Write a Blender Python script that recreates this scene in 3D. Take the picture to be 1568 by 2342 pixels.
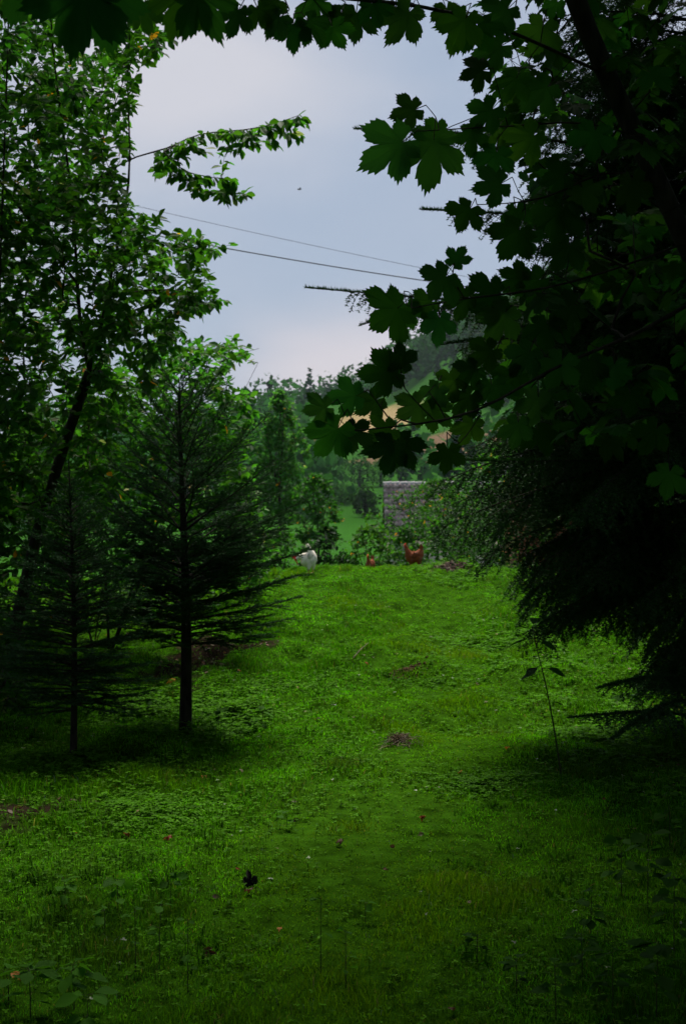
import bpy, math
import numpy as np
from math import radians, pi
C = bpy.context.scene
for o in list(bpy.data.objects): bpy.data.objects.remove(o)

# ------------------------------------------------------------------ camera
EYE = 1.6
FPX = 3253.0            # focal length measured in pixels of a 1568 x 2342 frame
cam_d = bpy.data.cameras.new("camera"); cam = bpy.data.objects.new("camera", cam_d)
C.collection.objects.link(cam); C.camera = cam
cam.location = (0, 0, EYE); cam.rotation_euler = (radians(90), 0, 0)
cam_d.sensor_fit = 'VERTICAL'; cam_d.sensor_height = 36; cam_d.lens = 50
cam_d.clip_start = 0.05; cam_d.clip_end = 3000
cam_d.dof.use_dof = True; cam_d.dof.focus_distance = 5.5; cam_d.dof.aperture_fstop = 8.0

# ------------------------------------------------------------------ sky, sun, exposure
SUN_EL, SUN_AZ = 64, 5         # degrees; azimuth from +Y, negative = left
w = bpy.data.worlds.new("World"); C.world = w; w.use_nodes = True
nt = w.node_tree; N = nt.nodes; L = nt.links
bg = N["Background"]; bg.inputs["Strength"].default_value = 0.09
sky = N.new("ShaderNodeTexSky"); sky.sky_type = 'NISHITA'; sky.sun_disc = False
sky.sun_elevation = radians(SUN_EL); sky.sun_rotation = radians(SUN_AZ)
sky.air_density = 1.0; sky.dust_density = 2.0
tc = N.new("ShaderNodeTexCoord")
def vdir(px, py):
    v = np.array([(px - 784) / FPX, 1, (1171 - py) / FPX]); return v / np.linalg.norm(v)
noi = N.new("ShaderNodeTexNoise"); noi.inputs["Scale"].default_value = 5.0; noi.inputs["Detail"].default_value = 4
noi.inputs["Roughness"].default_value = 0.45
mp = N.new("ShaderNodeMapping"); mp.inputs["Scale"].default_value = (1, 1, 2.6)
L.new(tc.outputs["Generated"], mp.inputs["Vector"]); L.new(mp.outputs[0], noi.inputs["Vector"])
base_mix = N.new("ShaderNodeMixRGB"); base_mix.inputs[0].default_value = 0.86
L.new(sky.outputs[0], base_mix.inputs[1]); base_mix.inputs[2].default_value = (3.2, 3.85, 4.95, 1)
last = base_mix.outputs[0]
def math_node(op, a, b=None, c=None):
    n = N.new("ShaderNodeMath"); n.operation = op
    for i, v in enumerate((a, b, c)):
        if v is None: continue
        if isinstance(v, (int, float)): n.inputs[i].default_value = v
        else: L.new(v, n.inputs[i])
    return n.outputs[0]
def cloud(px, py, rad, colr, strength, last):
    d = vdir(px, py)
    dp = N.new("ShaderNodeVectorMath"); dp.operation = 'DISTANCE'
    nv = N.new("ShaderNodeVectorMath"); nv.operation = 'MULTIPLY'; L.new(tc.outputs["Generated"], nv.inputs[0])
    nv.inputs[1].default_value = (1, 1, 1.9)
    L.new(nv.outputs[0], dp.inputs[0]); dp.inputs[1].default_value = (d[0], d[1], d[2] * 1.9)
    m = N.new("ShaderNodeMapRange"); m.interpolation_type = 'SMOOTHSTEP'
    L.new(math_node('ADD', dp.outputs["Value"], math_node('MULTIPLY', noi.outputs["Fac"], rad * 0.9)), m.inputs[0])
    m.inputs[1].default_value = rad * 1.55; m.inputs[2].default_value = rad * 0.75
    m.inputs[3].default_value = 0; m.inputs[4].default_value = strength
    mx = N.new("ShaderNodeMixRGB"); L.new(m.outputs[0], mx.inputs[0]); L.new(last, mx.inputs[1])
    mx.inputs[2].default_value = (*colr, 1); return mx.outputs[0]
last = cloud(930, 905, 0.155, (6.0, 5.6, 5.9), 0.9, last)
last = cloud(430, 170, 0.17, (5.9, 5.8, 6.2), 0.8, last)
last = cloud(-900, 600, 0.4, (5.4, 5.4, 5.8), 0.6, last)
last = cloud(2400, 300, 0.4, (5.0, 5.0, 5.6), 0.6, last)
L.new(last, bg.inputs["Color"])
sd = bpy.data.lights.new("sun", 'SUN'); sd.energy = 5.0; sd.angle = radians(24); sd.color = (1, .96, .88)
sun = bpy.data.objects.new("sun", sd); C.collection.objects.link(sun)
from mathutils import Vector
sv = Vector((math.sin(radians(SUN_AZ)) * math.cos(radians(SUN_EL)), math.cos(radians(SUN_AZ)) * math.cos(radians(SUN_EL)), math.sin(radians(SUN_EL))))
sun.rotation_euler = sv.to_track_quat('Z', 'Y').to_euler(); sun.location = sv * 60
C.view_settings.view_transform = 'Standard'; C.view_settings.look = 'None'; C.view_settings.gamma = 1
C.view_settings.exposure = 0.36
C.cycles.use_denoising = True
C.cycles.max_bounces = 8; C.cycles.diffuse_bounces = 4; C.cycles.glossy_bounces = 2; C.cycles.transmission_bounces = 3
C.cycles.volume_bounces = 0; C.cycles.transparent_max_bounces = 8
C.cycles.use_adaptive_sampling = True; C.cycles.adaptive_threshold = 0.02

# ------------------------------------------------------------------ helpers
RNG = np.random.default_rng(7)
def seed(n):
    global RNG; RNG = np.random.default_rng(n)
def nrm(v):
    v = np.asarray(v, float); return v / np.maximum(np.linalg.norm(v, axis=-1, keepdims=True), 1e-9)
def P(px, py, d): return np.array([(px - 784) * d / FPX, d, EYE - (py - 1171) * d / FPX])
_lat = np.random.default_rng(3).random((256, 256))
def vnoise(x, y):
    xi = np.floor(x).astype(int); yi = np.floor(y).astype(int); fx = x - xi; fy = y - yi
    fx = fx * fx * (3 - 2 * fx); fy = fy * fy * (3 - 2 * fy)
    g = lambda a, b: _lat[a & 255, b & 255]
    return (g(xi, yi) * (1 - fx) + g(xi + 1, yi) * fx) * (1 - fy) + (g(xi, yi + 1) * (1 - fx) + g(xi + 1, yi + 1) * fx) * fy
def fbm(x, y, o=3):
    s = 0; a = .5; t = 0
    for k in range(o): s = s + a * vnoise(x * 2 ** k + 17 * k, y * 2 ** k + 31 * k); t += a; a *= .5
    return s / t
def sstep(a, b, v):
    t = np.clip((v - a) / (b - a), 0, 1); return t * t * (3 - 2 * t)
RX = [-400, -96, -60, -35, -22, -13, 10, 20, 39, 64, 200, 500]
RZ = [10, 6, 6, 14, 24, 28, 33, 39, 50, 60, 90, 100]
def ground(x, y):
    x = np.asarray(x, float); y = np.asarray(y, float)
    z = np.interp(y, [-60, 4, 8, 14, 20, 23.5, 24.8, 26.5, 29, 40, 60, 85, 110, 150, 190, 900],
                  [0, 0, .06, .25, .50, .635, .62, .38, -.1, -1.9, -3.4, -2.8, 0.2, 2.8, 5.0, 5.0])
    ridge = np.interp(x * 400 / np.maximum(y, 200), RX, RZ)
    z = z + sstep(165, 400, y) * (ridge - 5) + sstep(400, 700, y) * 8
    near = 1 - sstep(28, 45, y)
    z = z + near * ((fbm(x * .9 + 5, y * .9) - .5) * .12 * sstep(3, 9, y) + (fbm(x * 2.6, y * 1.5 + 9, 4) - .5) * (.09 + .19 * sstep(7, 12, y)))
    z = z + (1 - near) * (fbm(x * .05, y * .05) - .5) * np.minimum(y * .02, 8)
    z = z - np.minimum(.022 * (x - .8) ** 2, .4) * sstep(13, 23, y) * near
    # weedy mound on the right of the crest, low bank on the left and right
    z = z + .13 * np.exp(-((x - 1.85) / .75) ** 2 - ((y - 23.4) / 1.2) ** 2)
    z = z + .22 * sstep(-2.2, -5, x) * near + .25 * sstep(2.6, 6, x) * near
    return z
def at(px, py, ymin=3.5):
    """point of the terrain seen at that pixel"""
    ys = np.concatenate([np.linspace(ymin, 30, 2600), np.linspace(30, 600, 6000)])
    xs = (px - 784) / FPX * ys; zs = EYE - (py - 1171) / FPX * ys
    g = ground(xs, ys); k = np.nonzero(g >= zs)[0]; k = k[0] if len(k) else -1
    return np.array([xs[k], ys[k], g[k]])

def new_mesh(name, V, faces, mat, parent=None, tint=None, smooth=False):
    V = np.asarray(V, np.float32).reshape(-1, 3)
    if not isinstance(faces, (list, tuple)): faces = [faces]
    faces = [np.asarray(f, np.int32) for f in faces if len(f)]
    me = bpy.data.meshes.new(name)
    me.vertices.add(len(V)); me.vertices.foreach_set("co", V.ravel())
    loops = np.concatenate([f.ravel() for f in faces]); sizes = np.concatenate([np.full(len(f), f.shape[1], np.int32) for f in faces])
    me.loops.add(len(loops)); me.loops.foreach_set("vertex_index", loops)
    me.polygons.add(len(sizes)); st = np.zeros(len(sizes), np.int32); st[1:] = np.cumsum(sizes)[:-1]
    me.polygons.foreach_set("loop_start", st)
    if smooth: me.polygons.foreach_set("use_smooth", np.ones(len(sizes), bool))
    if tint is not None:
        a = me.attributes.new("tint", 'FLOAT_COLOR', 'POINT')
        t = np.ones((len(V), 4), np.float32); t[:, :3] = tint; a.data.foreach_set("color", t.ravel())
    me.update(calc_edges=True)
    me.materials.append(mat)
    o = bpy.data.objects.new(name, me); C.collection.objects.link(o)
    if parent is not None: o.parent = parent
    return o
def tag(o, label=None, cat=None, group=None, kind=None):
    if label: o["label"] = label
    if cat: o["category"] = cat
    if group: o["group"] = group
    if kind: o["kind"] = kind
    return o
def thing(name, loc, label, cat, group=None, rz=0):
    o = bpy.data.objects.new(name, None); C.collection.objects.link(o); o.location = loc; o.rotation_euler = (0, 0, rz)
    o.empty_display_size = .1
    return tag(o, label, cat, group)
class Bag:
    def __init__(s): s.V = []; s.F3 = []; s.F4 = []; s.T = []; s.n = 0
    def add(s, V, F, tint=(1, 1, 1)):
        V = np.asarray(V, float).reshape(-1, 3); F = np.asarray(F)
        s.V.append(V); (s.F3 if F.shape[1] == 3 else s.F4).append(F + s.n)
        t = np.empty((len(V), 3)); t[:] = tint; s.T.append(t); s.n += len(V)
    def build(s, name, mat, parent=None, off=None, smooth=False):
        V = np.concatenate(s.V)
        if off is not None: V = V - np.asarray(off)
        F = [np.concatenate(f) for f in (s.F3, s.F4) if f]
        return new_mesh(name, V, F, mat, parent, np.concatenate(s.T), smooth)
def tubes(polys, radii, sides=5):
    polys = np.asarray(polys, float); radii = np.asarray(radii, float); n, m, _ = polys.shape
    d = np.gradient(polys, axis=1); d = nrm(d)
    ref = np.where(np.abs(d[..., 2:3]) > .9, np.array([1., 0, 0]), np.array([0, 0, 1.]))
    u = nrm(np.cross(d, ref)); v = np.cross(d, u)
    a = np.arange(sides) / sides * 2 * pi
    R = polys[:, :, None, :] + radii[:, :, None, None] * (u[:, :, None, :] * np.cos(a)[:, None] + v[:, :, None, :] * np.sin(a)[:, None])
    V = R.reshape(-1, 3)
    i = np.arange(n)[:, None, None] * m * sides; j = np.arange(m - 1)[None, :, None] * sides; k = np.arange(sides)[None, None, :]
    a0 = i + j + k; a1 = i + j + (k + 1) % sides
    F = np.stack([a0, a1, a1 + sides, a0 + sides], -1).reshape(-1, 4)
    return V, F
def resample(pts, m):
    pts = np.asarray(pts, float); s = np.concatenate([[0], np.cumsum(np.linalg.norm(np.diff(pts, axis=0), axis=1))])
    t = np.linspace(0, s[-1], m); lin = np.stack([np.interp(t, s, pts[:, k]) for k in range(3)], 1)
    for _ in range(2): lin[1:-1] = (lin[:-2] + 2 * lin[1:-1] + lin[2:]) / 4
    return lin
def place(tv, tf, org, Y, U, scale, curl=None):
    """instances of a template: Y = long axis, U = wanted normal"""
    n = len(org); Y = nrm(Y); X = nrm(np.cross(Y, U)); Z = np.cross(X, Y)
    s = np.asarray(scale, float).reshape(n, 1, 1) if np.ndim(scale) else scale
    V = org[:, None, :] + s * (tv[None, :, 0, None] * X[:, None, :] + tv[None, :, 1, None] * Y[:, None, :] + tv[None, :, 2, None] * Z[:, None, :])
    F = (tf[None] + (np.arange(n) * len(tv))[:, None, None]).reshape(-1, tf.shape[1])
    return V.reshape(-1, 3), F
def rnd_unit(n):
    return nrm(RNG.normal(size=(n, 3)))

# ------------------------------------------------------------------ materials
def mat_new(name):
    m = bpy.data.materials.new(name); m.use_nodes = True; return m, m.node_tree.nodes, m.node_tree.links
def leaf_mat(name, rough=.5, spec=.3, transl=.35, tr_tint=(1.5, 1.6, .7), alpha=None):
    m, n, l = mat_new(name); b = n["Principled BSDF"]; out = n["Material Output"]
    a = n.new("ShaderNodeAttribute"); a.attribute_name = "tint"
    b.inputs["Roughness"].default_value = rough; b.inputs["Specular IOR Level"].default_value = spec
    l.new(a.outputs["Color"], b.inputs["Base Color"])
    if transl > 0:
        t = n.new("ShaderNodeBsdfTranslucent"); mu = n.new("ShaderNodeMixRGB"); mu.blend_type = 'MULTIPLY'; mu.inputs[0].default_value = 1
        l.new(a.outputs["Color"], mu.inputs[1]); mu.inputs[2].default_value = (*tr_tint, 1); l.new(mu.outputs[0], t.inputs[0])
        mx = n.new("ShaderNodeMixShader"); mx.inputs[0].default_value = transl
        l.new(b.outputs[0], mx.inputs[1]); l.new(t.outputs[0], mx.inputs[2]); l.new(mx.outputs[0], out.inputs[0])
    return m
def noise_mat(name, c1, c2, scale=20, rough=.85, bump=.4, detail=6, stretch=(1, 1, 1), spec=.2):
    m, n, l = mat_new(name); b = n["Principled BSDF"]
    t = n.new("ShaderNodeTexCoord"); mp = n.new("ShaderNodeMapping"); mp.inputs["Scale"].default_value = stretch
    no = n.new("ShaderNodeTexNoise"); no.inputs["Scale"].default_value = scale; no.inputs["Detail"].default_value = detail
    l.new(t.outputs["Object"], mp.inputs[0]); l.new(mp.outputs[0], no.inputs["Vector"])
    r = n.new("ShaderNodeValToRGB"); r.color_ramp.elements[0].color = (*c1, 1); r.color_ramp.elements[1].color = (*c2, 1)
    r.color_ramp.elements[0].position = .35; r.color_ramp.elements[1].position = .65
    l.new(no.outputs["Fac"], r.inputs[0]); l.new(r.outputs[0], b.inputs["Base Color"])
    b.inputs["Roughness"].default_value = rough; b.inputs["Specular IOR Level"].default_value = spec
    if bump:
        bu = n.new("ShaderNodeBump"); bu.inputs["Strength"].default_value = bump; bu.inputs["Distance"].default_value = .02
        l.new(no.outputs["Fac"], bu.inputs["Height"]); l.new(bu.outputs[0], b.inputs["Normal"])
    return m
M_grass = leaf_mat("grass_blades", .6, .0, .45, (1.2, 1.45, .4))
M_cover = leaf_mat("ground_leaves", .6, .03, .4, (1.3, 1.5, .5))
M_leaf = leaf_mat("cherry_leaves", .55, .10, .5, (1.4, 1.9, .6))
M_maple = leaf_mat("maple_leaves", .65, .05, .45, (1.3, 1.9, .5))
M_needle = leaf_mat("needles", .6, .08, .12, (1.2, 1.5, .6))
M_far = leaf_mat("far_foliage", .7, .0, .25, (1.2, 1.5, .7))
M_bark = noise_mat("bark", (.014, .011, .008), (.045, .036, .027), 30, .9, .8, stretch=(1, 1, .25))
M_barkp = noise_mat("pale_bark", (.07, .05, .035), (.22, .17, .12), 25, .9, .6, stretch=(1, 1, .3))
M_litter = leaf_mat("dry_leaf", .6, .25, .2, (1.3, 1.1, .8))
M_feather = leaf_mat("feathers", .75, .15, .0)
M_horn = noise_mat("horn", (.45, .26, .07), (.55, .34, .1), 60, .4, 0)
M_comb = noise_mat("comb_skin", (.50, .015, .01), (.7, .03, .02), 60, .5, .2)
M_eye = noise_mat("eye", (.01, .008, .005), (.02, .01, .01), 10, .1, 0)
M_wire = noise_mat("cable", (.02, .022, .026), (.03, .032, .036), 5, .6, 0)
M_soil = noise_mat("clod_soil", (.006, .005, .005), (.022, .017, .014), 40, .95, 1)
M_stone = noise_mat("stone", (.12, .12, .11), (.3, .29, .26), 14, .9, .6)

# ------------------------------------------------------------------ the ground
gy = np.concatenate([np.linspace(-60, 2, 30)[:-1], np.linspace(2, 28, 480)[:-1], np.linspace(28, 60, 90)[:-1], np.geomspace(60, 900, 150)])
u = np.linspace(-1, 1, 281); gx = np.sign(u) * (np.abs(u) * 7 + np.abs(u) ** 5 * 40 + np.abs(u) ** 14 * 450)
GX, GY = np.meshgrid(gx, gy); GZ = ground(GX, GY)
nr, nc = GX.shape; idx = np.arange(nr * nc).reshape(nr, nc)
F = np.stack([idx[:-1, :-1], idx[:-1, 1:], idx[1:, 1:], idx[1:, :-1]], -1).reshape(-1, 4)
# bare soil patches (worn by the hens), the straw-coloured field and the brown fallow on the far hill
SOIL = []
for px, py, rx, ry in ((455, 1520, 115, 48), (925, 1536, 45, 15), (110, 1850, 150, 50), (1020, 1291, 45, 7), (560, 1475, 80, 25)):
    p = at(px, py); q = at(px, py + ry); SOIL.append((p[0], p[1], rx * p[1] / FPX, max(.12, abs(p[1] - q[1]))))
TAN = [(at(835, 975), 14, 26), (at(150, 1135), 22, 16)]
BROWN = [(at(1030, 1004), 17, 10)]
def soil_mask(x, y):
    m = np.zeros_like(x)
    for sx, sy, a, b in SOIL:
        r = np.hypot((x - sx) / a, (y - sy) / b) + (fbm(x * 4, y * 4) - .5) * 2.4 + .25
        m = np.maximum(m, 1 - sstep(.6, 1.15, r))
    return m
tint = np.zeros((nr * nc, 3)); fx, fy = GX.ravel(), GY.ravel()
green = np.array([.022, .065, .003]); far_g = np.array([.024, .085, .010])
n1 = fbm(fx * .06, fy * .03)[:, None]
tint[:] = np.where((fy > 45)[:, None], far_g * (.6 + .9 * n1), green)
brown = np.array([.020, .014, .009])
s = soil_mask(fx, fy)[:, None]; tint = tint * (1 - s) + brown * s
for (p, a, b), col in [(t, (.27, .20, .095)) for t in TAN] + [(t, (.13, .085, .05)) for t in BROWN]:
    r = np.hypot((fx - p[0]) / a, (fy - p[1]) / b) + (fbm(fx * .05, fy * .05) - .5) * .8
    s = ((1 - sstep(.8, 1.0, r)) * (fy > 60))[:, None]; tint = tint * (1 - s) + np.array(col) * s
mg, n, l = mat_new("ground"); b = n["Principled BSDF"]; a = n.new("ShaderNodeAttribute"); a.attribute_name = "tint"
tcx = n.new("ShaderNodeTexCoord"); no = n.new("ShaderNodeTexNoise"); no.inputs["Scale"].default_value = 9; no.inputs["Detail"].default_value = 8
l.new(tcx.outputs["Object"], no.inputs["Vector"])
mr = n.new("ShaderNodeMapRange"); mr.inputs[1].default_value = .3; mr.inputs[2].default_value = .7; mr.inputs[3].default_value = .5; mr.inputs[4].default_value = 1.5
l.new(no.outputs["Fac"], mr.inputs[0]); mu = n.new("ShaderNodeMixRGB"); mu.blend_type = 'MULTIPLY'; mu.inputs[0].default_value = 1
l.new(a.outputs["Color"], mu.inputs[1]); l.new(mr.outputs[0], mu.inputs[2]); l.new(mu.outputs[0], b.inputs["Base Color"])
bu = n.new("ShaderNodeBump"); bu.inputs["Strength"].default_value = .9; bu.inputs["Distance"].default_value = .02
l.new(no.outputs["Fac"], bu.inputs["Height"]); l.new(bu.outputs[0], b.inputs["Normal"]); b.inputs["Roughness"].default_value = .95
b.inputs["Specular IOR Level"].default_value = .0
g = new_mesh("ground", np.stack([GX.ravel(), GY.ravel(), GZ.ravel()], 1), F, mg, None, tint, True); tag(g, kind="structure")

# ------------------------------------------------------------------ grass blades
def scatter(y0, y1, dens, extra=1.3):
    out = []
    area = (0.245 * (y1 + y0) + 2 * extra) * (y1 - y0); n = int(area * dens)
    y = RNG.uniform(y0, y1, n); hw = .245 * y + extra; hwm = .245 * y1 + extra
    x = RNG.uniform(-hwm, hwm, int(n * 1)); k = np.abs(x) < hw
    return x[k], y[k]
seed(11)
TRAIL = np.array([at(px, py)[:2] for px, py in ((1000, 1330), (1010, 1480), (1020, 1620), (960, 1740), (860, 1850), (800, 1980), (800, 2140), (820, 2330))])
def trail(x, y):
    cx = np.interp(y, TRAIL[::-1, 1], TRAIL[::-1, 0]); return np.exp(-((x - cx) / (.30 + .03 * y)) ** 2)
def grass(y0, y1, dens, h0, wd, name_bag):
    x, y = scatter(y0, y1, dens)
    tus = fbm(x * 2.2, y * 1.7 + 40); big = fbm(x * .7 + 9, y * .6); tr = trail(x, y); so = soil_mask(x, y)
    keep = RNG.random(len(x)) > so * .88
    shady = sstep(1.2, 2.6, np.abs(x) + .2 * RNG.normal(size=len(x))) * (1 - sstep(13, 17, y))
    keep &= RNG.random(len(x)) > shady * .35
    x, y, tus, big, tr = [v[keep] for v in (x, y, tus, big, tr)]; n = len(x)
    hgt = h0 * (.30 + 1.5 * sstep(.46, .80, tus) ** 1.5 + .45 * big) * (1 - .45 * tr) * RNG.uniform(.5, 1.3, n)
    z = ground(x, y) - .006
    hgt = hgt * (.45 + 1.1 * fbm(x * 9, y * 6 + 3, 2))
    az = RNG.uniform(0, 2 * pi, n); lean = RNG.uniform(.3, 1.3, n)
    d = np.stack([np.cos(az), np.sin(az), np.zeros(n)], 1); up = np.array([0, 0, 1.])
    fa = RNG.uniform(0, pi, n); sdv = np.stack([np.cos(fa), np.sin(fa) * .5, np.zeros(n)], 1) * (wd * RNG.uniform(.6, 1.4, n))[:, None] * .5
    b0 = np.stack([x, y, z], 1); h = hgt[:, None]
    mid = b0 + up * h * .6 + d * h * (lean * .22)[:, None]; tip = b0 + up * h * (1 - .25 * lean)[:, None] + d * h * (lean * .8)[:, None]
    V = np.stack([b0 - sdv, b0 + sdv, mid - sdv * .8, mid + sdv * .8, tip], 1).reshape(-1, 3)
    k = np.arange(n)[:, None] * 5
    base = np.array([.072, .218, .0045])
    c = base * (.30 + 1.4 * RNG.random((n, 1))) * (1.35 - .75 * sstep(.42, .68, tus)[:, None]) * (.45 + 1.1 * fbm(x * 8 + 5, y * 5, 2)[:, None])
    yel = (np.clip(tr * .7 + (fbm(x * .9, y * .5 + 70) - .45) * 2.0, 0, 1) * .8)[:, None]
    c = c * (1 - yel) + np.array([.135, .235, .004]) * yel * (.7 + .6 * RNG.random((n, 1)))
    worn = (np.clip((fbm(x * .8 + 30, y * .8 + 12, 4) - .50) * 3.5, 0, 1) * (1 - sstep(7.5, 10, y)) * .65 + np.clip((fbm(x * 2 + 60, y * 1.4 + 12, 4) - .56) * 4, 0, 1) * .35)[:, None]
    c = c * (1 - worn) + np.array([.085, .075, .022]) * worn * RNG.uniform(.5, 1.4, (n, 1))
    dry = RNG.random(n) < .035; c[dry] = np.array([.24, .20, .09]) * RNG.uniform(.5, 1.1, (dry.sum(), 1))
    blu = RNG.random(n) < .2; c[blu] *= np.array([.6, .85, 2.5])
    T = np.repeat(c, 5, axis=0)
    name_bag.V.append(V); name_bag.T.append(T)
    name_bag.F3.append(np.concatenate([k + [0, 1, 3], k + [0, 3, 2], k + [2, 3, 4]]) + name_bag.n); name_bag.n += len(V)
B = Bag()
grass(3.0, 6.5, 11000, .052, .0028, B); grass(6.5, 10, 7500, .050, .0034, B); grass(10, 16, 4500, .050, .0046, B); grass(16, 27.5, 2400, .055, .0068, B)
# long coarse tussocks
def tussocks(n_t, y0, y1, blades, hh, B):
    x, y = scatter(y0, y1, n_t); so = soil_mask(x, y); k = (so < .3) & (trail(x, y) < .5); x, y = x[k], y[k]; m = len(x)
    n = m * blades; sp_ = np.repeat(RNG.uniform(.04, .11, m), blades); tx = np.repeat(x, blades) + RNG.normal(0, 1, n) * sp_; ty = np.repeat(y, blades) + RNG.normal(0, 1, n) * sp_
    z = ground(tx, ty) - .01; az = RNG.uniform(0, 2 * pi, n); ln = RNG.uniform(.3, 1.3, n); h = (hh * RNG.uniform(.3, 1.0, n) ** 1.3 * np.exp(-((tx - np.repeat(x, blades)) ** 2 + (ty - np.repeat(y, blades)) ** 2) / (2 * (sp_ * 1.3) ** 2)))[:, None]
    d = np.stack([np.cos(az), np.sin(az), np.zeros(n)], 1); b0 = np.stack([tx, ty, z], 1); up = np.array([0, 0, 1.])
    s_ = np.stack([-np.sin(az), np.cos(az), np.zeros(n)], 1) * .0022 * (1 + .12 * ty[:, None])
    mid = b0 + up * h * .62 + d * h * (ln * .3)[:, None]; tip = b0 + up * h * (1 - .45 * ln)[:, None] + d * h * ln[:, None]
    V = np.stack([b0 - s_, b0 + s_, mid - s_ * .8, mid + s_ * .8, tip], 1).reshape(-1, 3); k = np.arange(n)[:, None] * 5
    tc_ = np.repeat(RNG.uniform(.55, 1.25, m), blades)[:, None]
    c = np.array([.042, .125, .008]) * tc_ * RNG.uniform(.7, 1.3, (n, 1))
    B.F3.append(np.concatenate([k + [0, 1, 3], k + [0, 3, 2], k + [2, 3, 4]]) + B.n); B.V.append(V); B.T.append(np.repeat(c, 5, axis=0)); B.n += len(V)
tussocks(7, 3.2, 9, 70, .11, B); tussocks(3.2, 9, 27, 70, .10, B)
o = B.build("grass", M_grass); tag(o, "green grass covering the slope up to the crest", kind="stuff")

# low broad-leaved ground cover: clover, ground elder, plantain
ell = []
tv_clov = np.array([[0, 0, 0], [-.3, .35, .04], [-.28, .75, .05], [0, 1, 0], [.28, .75, .05], [.3, .35, .04], [0, .5, -.03]])
tf_clov = np.array([[6, 0, 1], [6, 1, 2], [6, 2, 3], [6, 3, 4], [6, 4, 5], [6, 5, 0]])
seed(12)
def cover(x, y, size, hmax, base, B, nleaf=3):
    n = len(x); z = ground(x, y); h = RNG.uniform(.25, 1, n) * hmax
    org = np.stack([x, y, z + h], 1)
    a0 = RNG.uniform(0, 2 * pi, n)
    c0 = np.array(base) * RNG.uniform(.55, 1.35, (n, 1)); 
    painted_glint = RNG.random(n) < .06; c0[painted_glint] = c0[painted_glint] * np.array([1.5, 1.3, 2.0])  # a few leaves coloured paler to paint in wet glints
    for k in range(nleaf):
        a = a0 + k * 2 * pi / nleaf + RNG.normal(0, .15, n); Y = np.stack([np.cos(a), np.sin(a), RNG.uniform(-.3, .25, n)], 1)
        V, F = place(tv_clov, tf_clov, org, Y, np.array([0, 0, 1.]) + RNG.normal(0, .25, (n, 3)), size * RNG.uniform(.7, 1.3, n))
        B.add(V, F, np.repeat(c0, len(tv_clov), axis=0))
    st = np.stack([org - [0, 0, 1] * (h[:, None] + .01), org], 1); V, F = tubes(st, np.full((n, 2), .0008 * (1 + size * 20)), 3); B.add(V, F, np.array(base) * .7)
B = Bag()
for y0, y1, dn, sz in ((3.2, 7, 650, .014), (7, 12, 520, .016), (12, 26.5, 260, .021)):
    x, y = scatter(y0, y1, dn); m = fbm(x * 1.3 + 50, y * .9) + .12 * RNG.normal(size=len(x)) - .25 * trail(x, y) - soil_mask(x, y) * .3 + .12 * sstep(1.4, 2.2, np.abs(x)); k = m > .47
    cover(x[k], y[k], sz, .045, (.065, .19, .006), B)
# thicker leafy bank round the foot of the spruce, and the weedy mound at the crest
def blob(px, py, rx, ry, n):
    p = at(px, py); q = at(px, py + ry); a = RNG.uniform(0, 2 * pi, n); r = np.abs(RNG.normal(0, .55, n)) ** .8
    x = p[0] + r * np.cos(a) * rx * p[1] / FPX; y = p[1] + r * np.sin(a) * max(.15, abs(p[1] - q[1])); return x, y
x, y = scatter(3.2, 12, 260); cover(x, y, .009, .016, (.085, .21, .006), B)
x, y = scatter(12, 26, 110); cover(x, y, .014, .02, (.085, .21, .006), B)
x, y = scatter(3.2, 26, 5); cover(x, y, .012, .05, (.40, .42, .34), B)  # whitish specks: clover flowers and painted glints of wet leaves
for px, py, rx, ry, n, sz, hh in ((530, 1640, 130, 60, 1500, .028, .12), (330, 1640, 170, 60, 1300, .030, .13), (640, 1560, 120, 25, 700, .02, .07), (1040, 1325, 120, 20, 1800, .036, .13), (1000, 1560, 300, 60, 1300, .018, .05),
                                  (200, 1740, 220, 60, 1500, .028, .10), (1400, 1700, 150, 120, 2200, .03, .1), (1180, 1480, 160, 60, 2500, .03, .06), (1120, 1795, 160, 30, 550, .02, .06), (250, 1850, 250, 60, 1800, .022, .06)):
    x, y = blob(px, py, rx * 1.25, ry * 1.3, int(n * 1.5)); k = (RNG.random(len(x)) > .9 * soil_mask(x, y)) & (fbm(x * 2.6 + 3, y * 2.2) + .10 * RNG.normal(size=len(x)) > .47); cover(x[k], y[k], sz * .85, hh * .7, (.070, .20, .007), B, 3 if sz < .03 else 4)
o = B.build("ground_cover", M_cover); tag(o, "low clover and weeds spread through the grass", kind="stuff")
# leaf litter and crumbs on the bare soil in the shade
B = Bag(); x, y = scatter(3.2, 16, 90); k = (RNG.random(len(x)) < soil_mask(x, y) + .25 * sstep(1.3, 2.2, np.abs(x)) + .02); x, y = x[k], y[k]; n = len(x)
org = np.stack([x, y, ground(x, y) + .012], 1)
c0 = np.array([[.16, .085, .035], [.10, .06, .03], [.22, .15, .07], [.30, .12, .03], [.16, .16, .14]])[RNG.choice(5, n, p=[.35, .3, .2, .05, .1])] * RNG.uniform(.5, 1.1, (n, 1))
V, F = place(tv_clov, tf_clov, org, np.concatenate([RNG.normal(size=(n, 2)), RNG.normal(0, .3, (n, 1))], 1), np.array([0, 0, 1.]) + RNG.normal(0, .4, (n, 3)), RNG.uniform(.015, .045, n))
B.add(V, F, np.repeat(c0, len(tv_clov), axis=0)); o = B.build("leaf_litter", M_litter); tag(o, "brown leaf litter scattered over soil and grass", kind="stuff")

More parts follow.
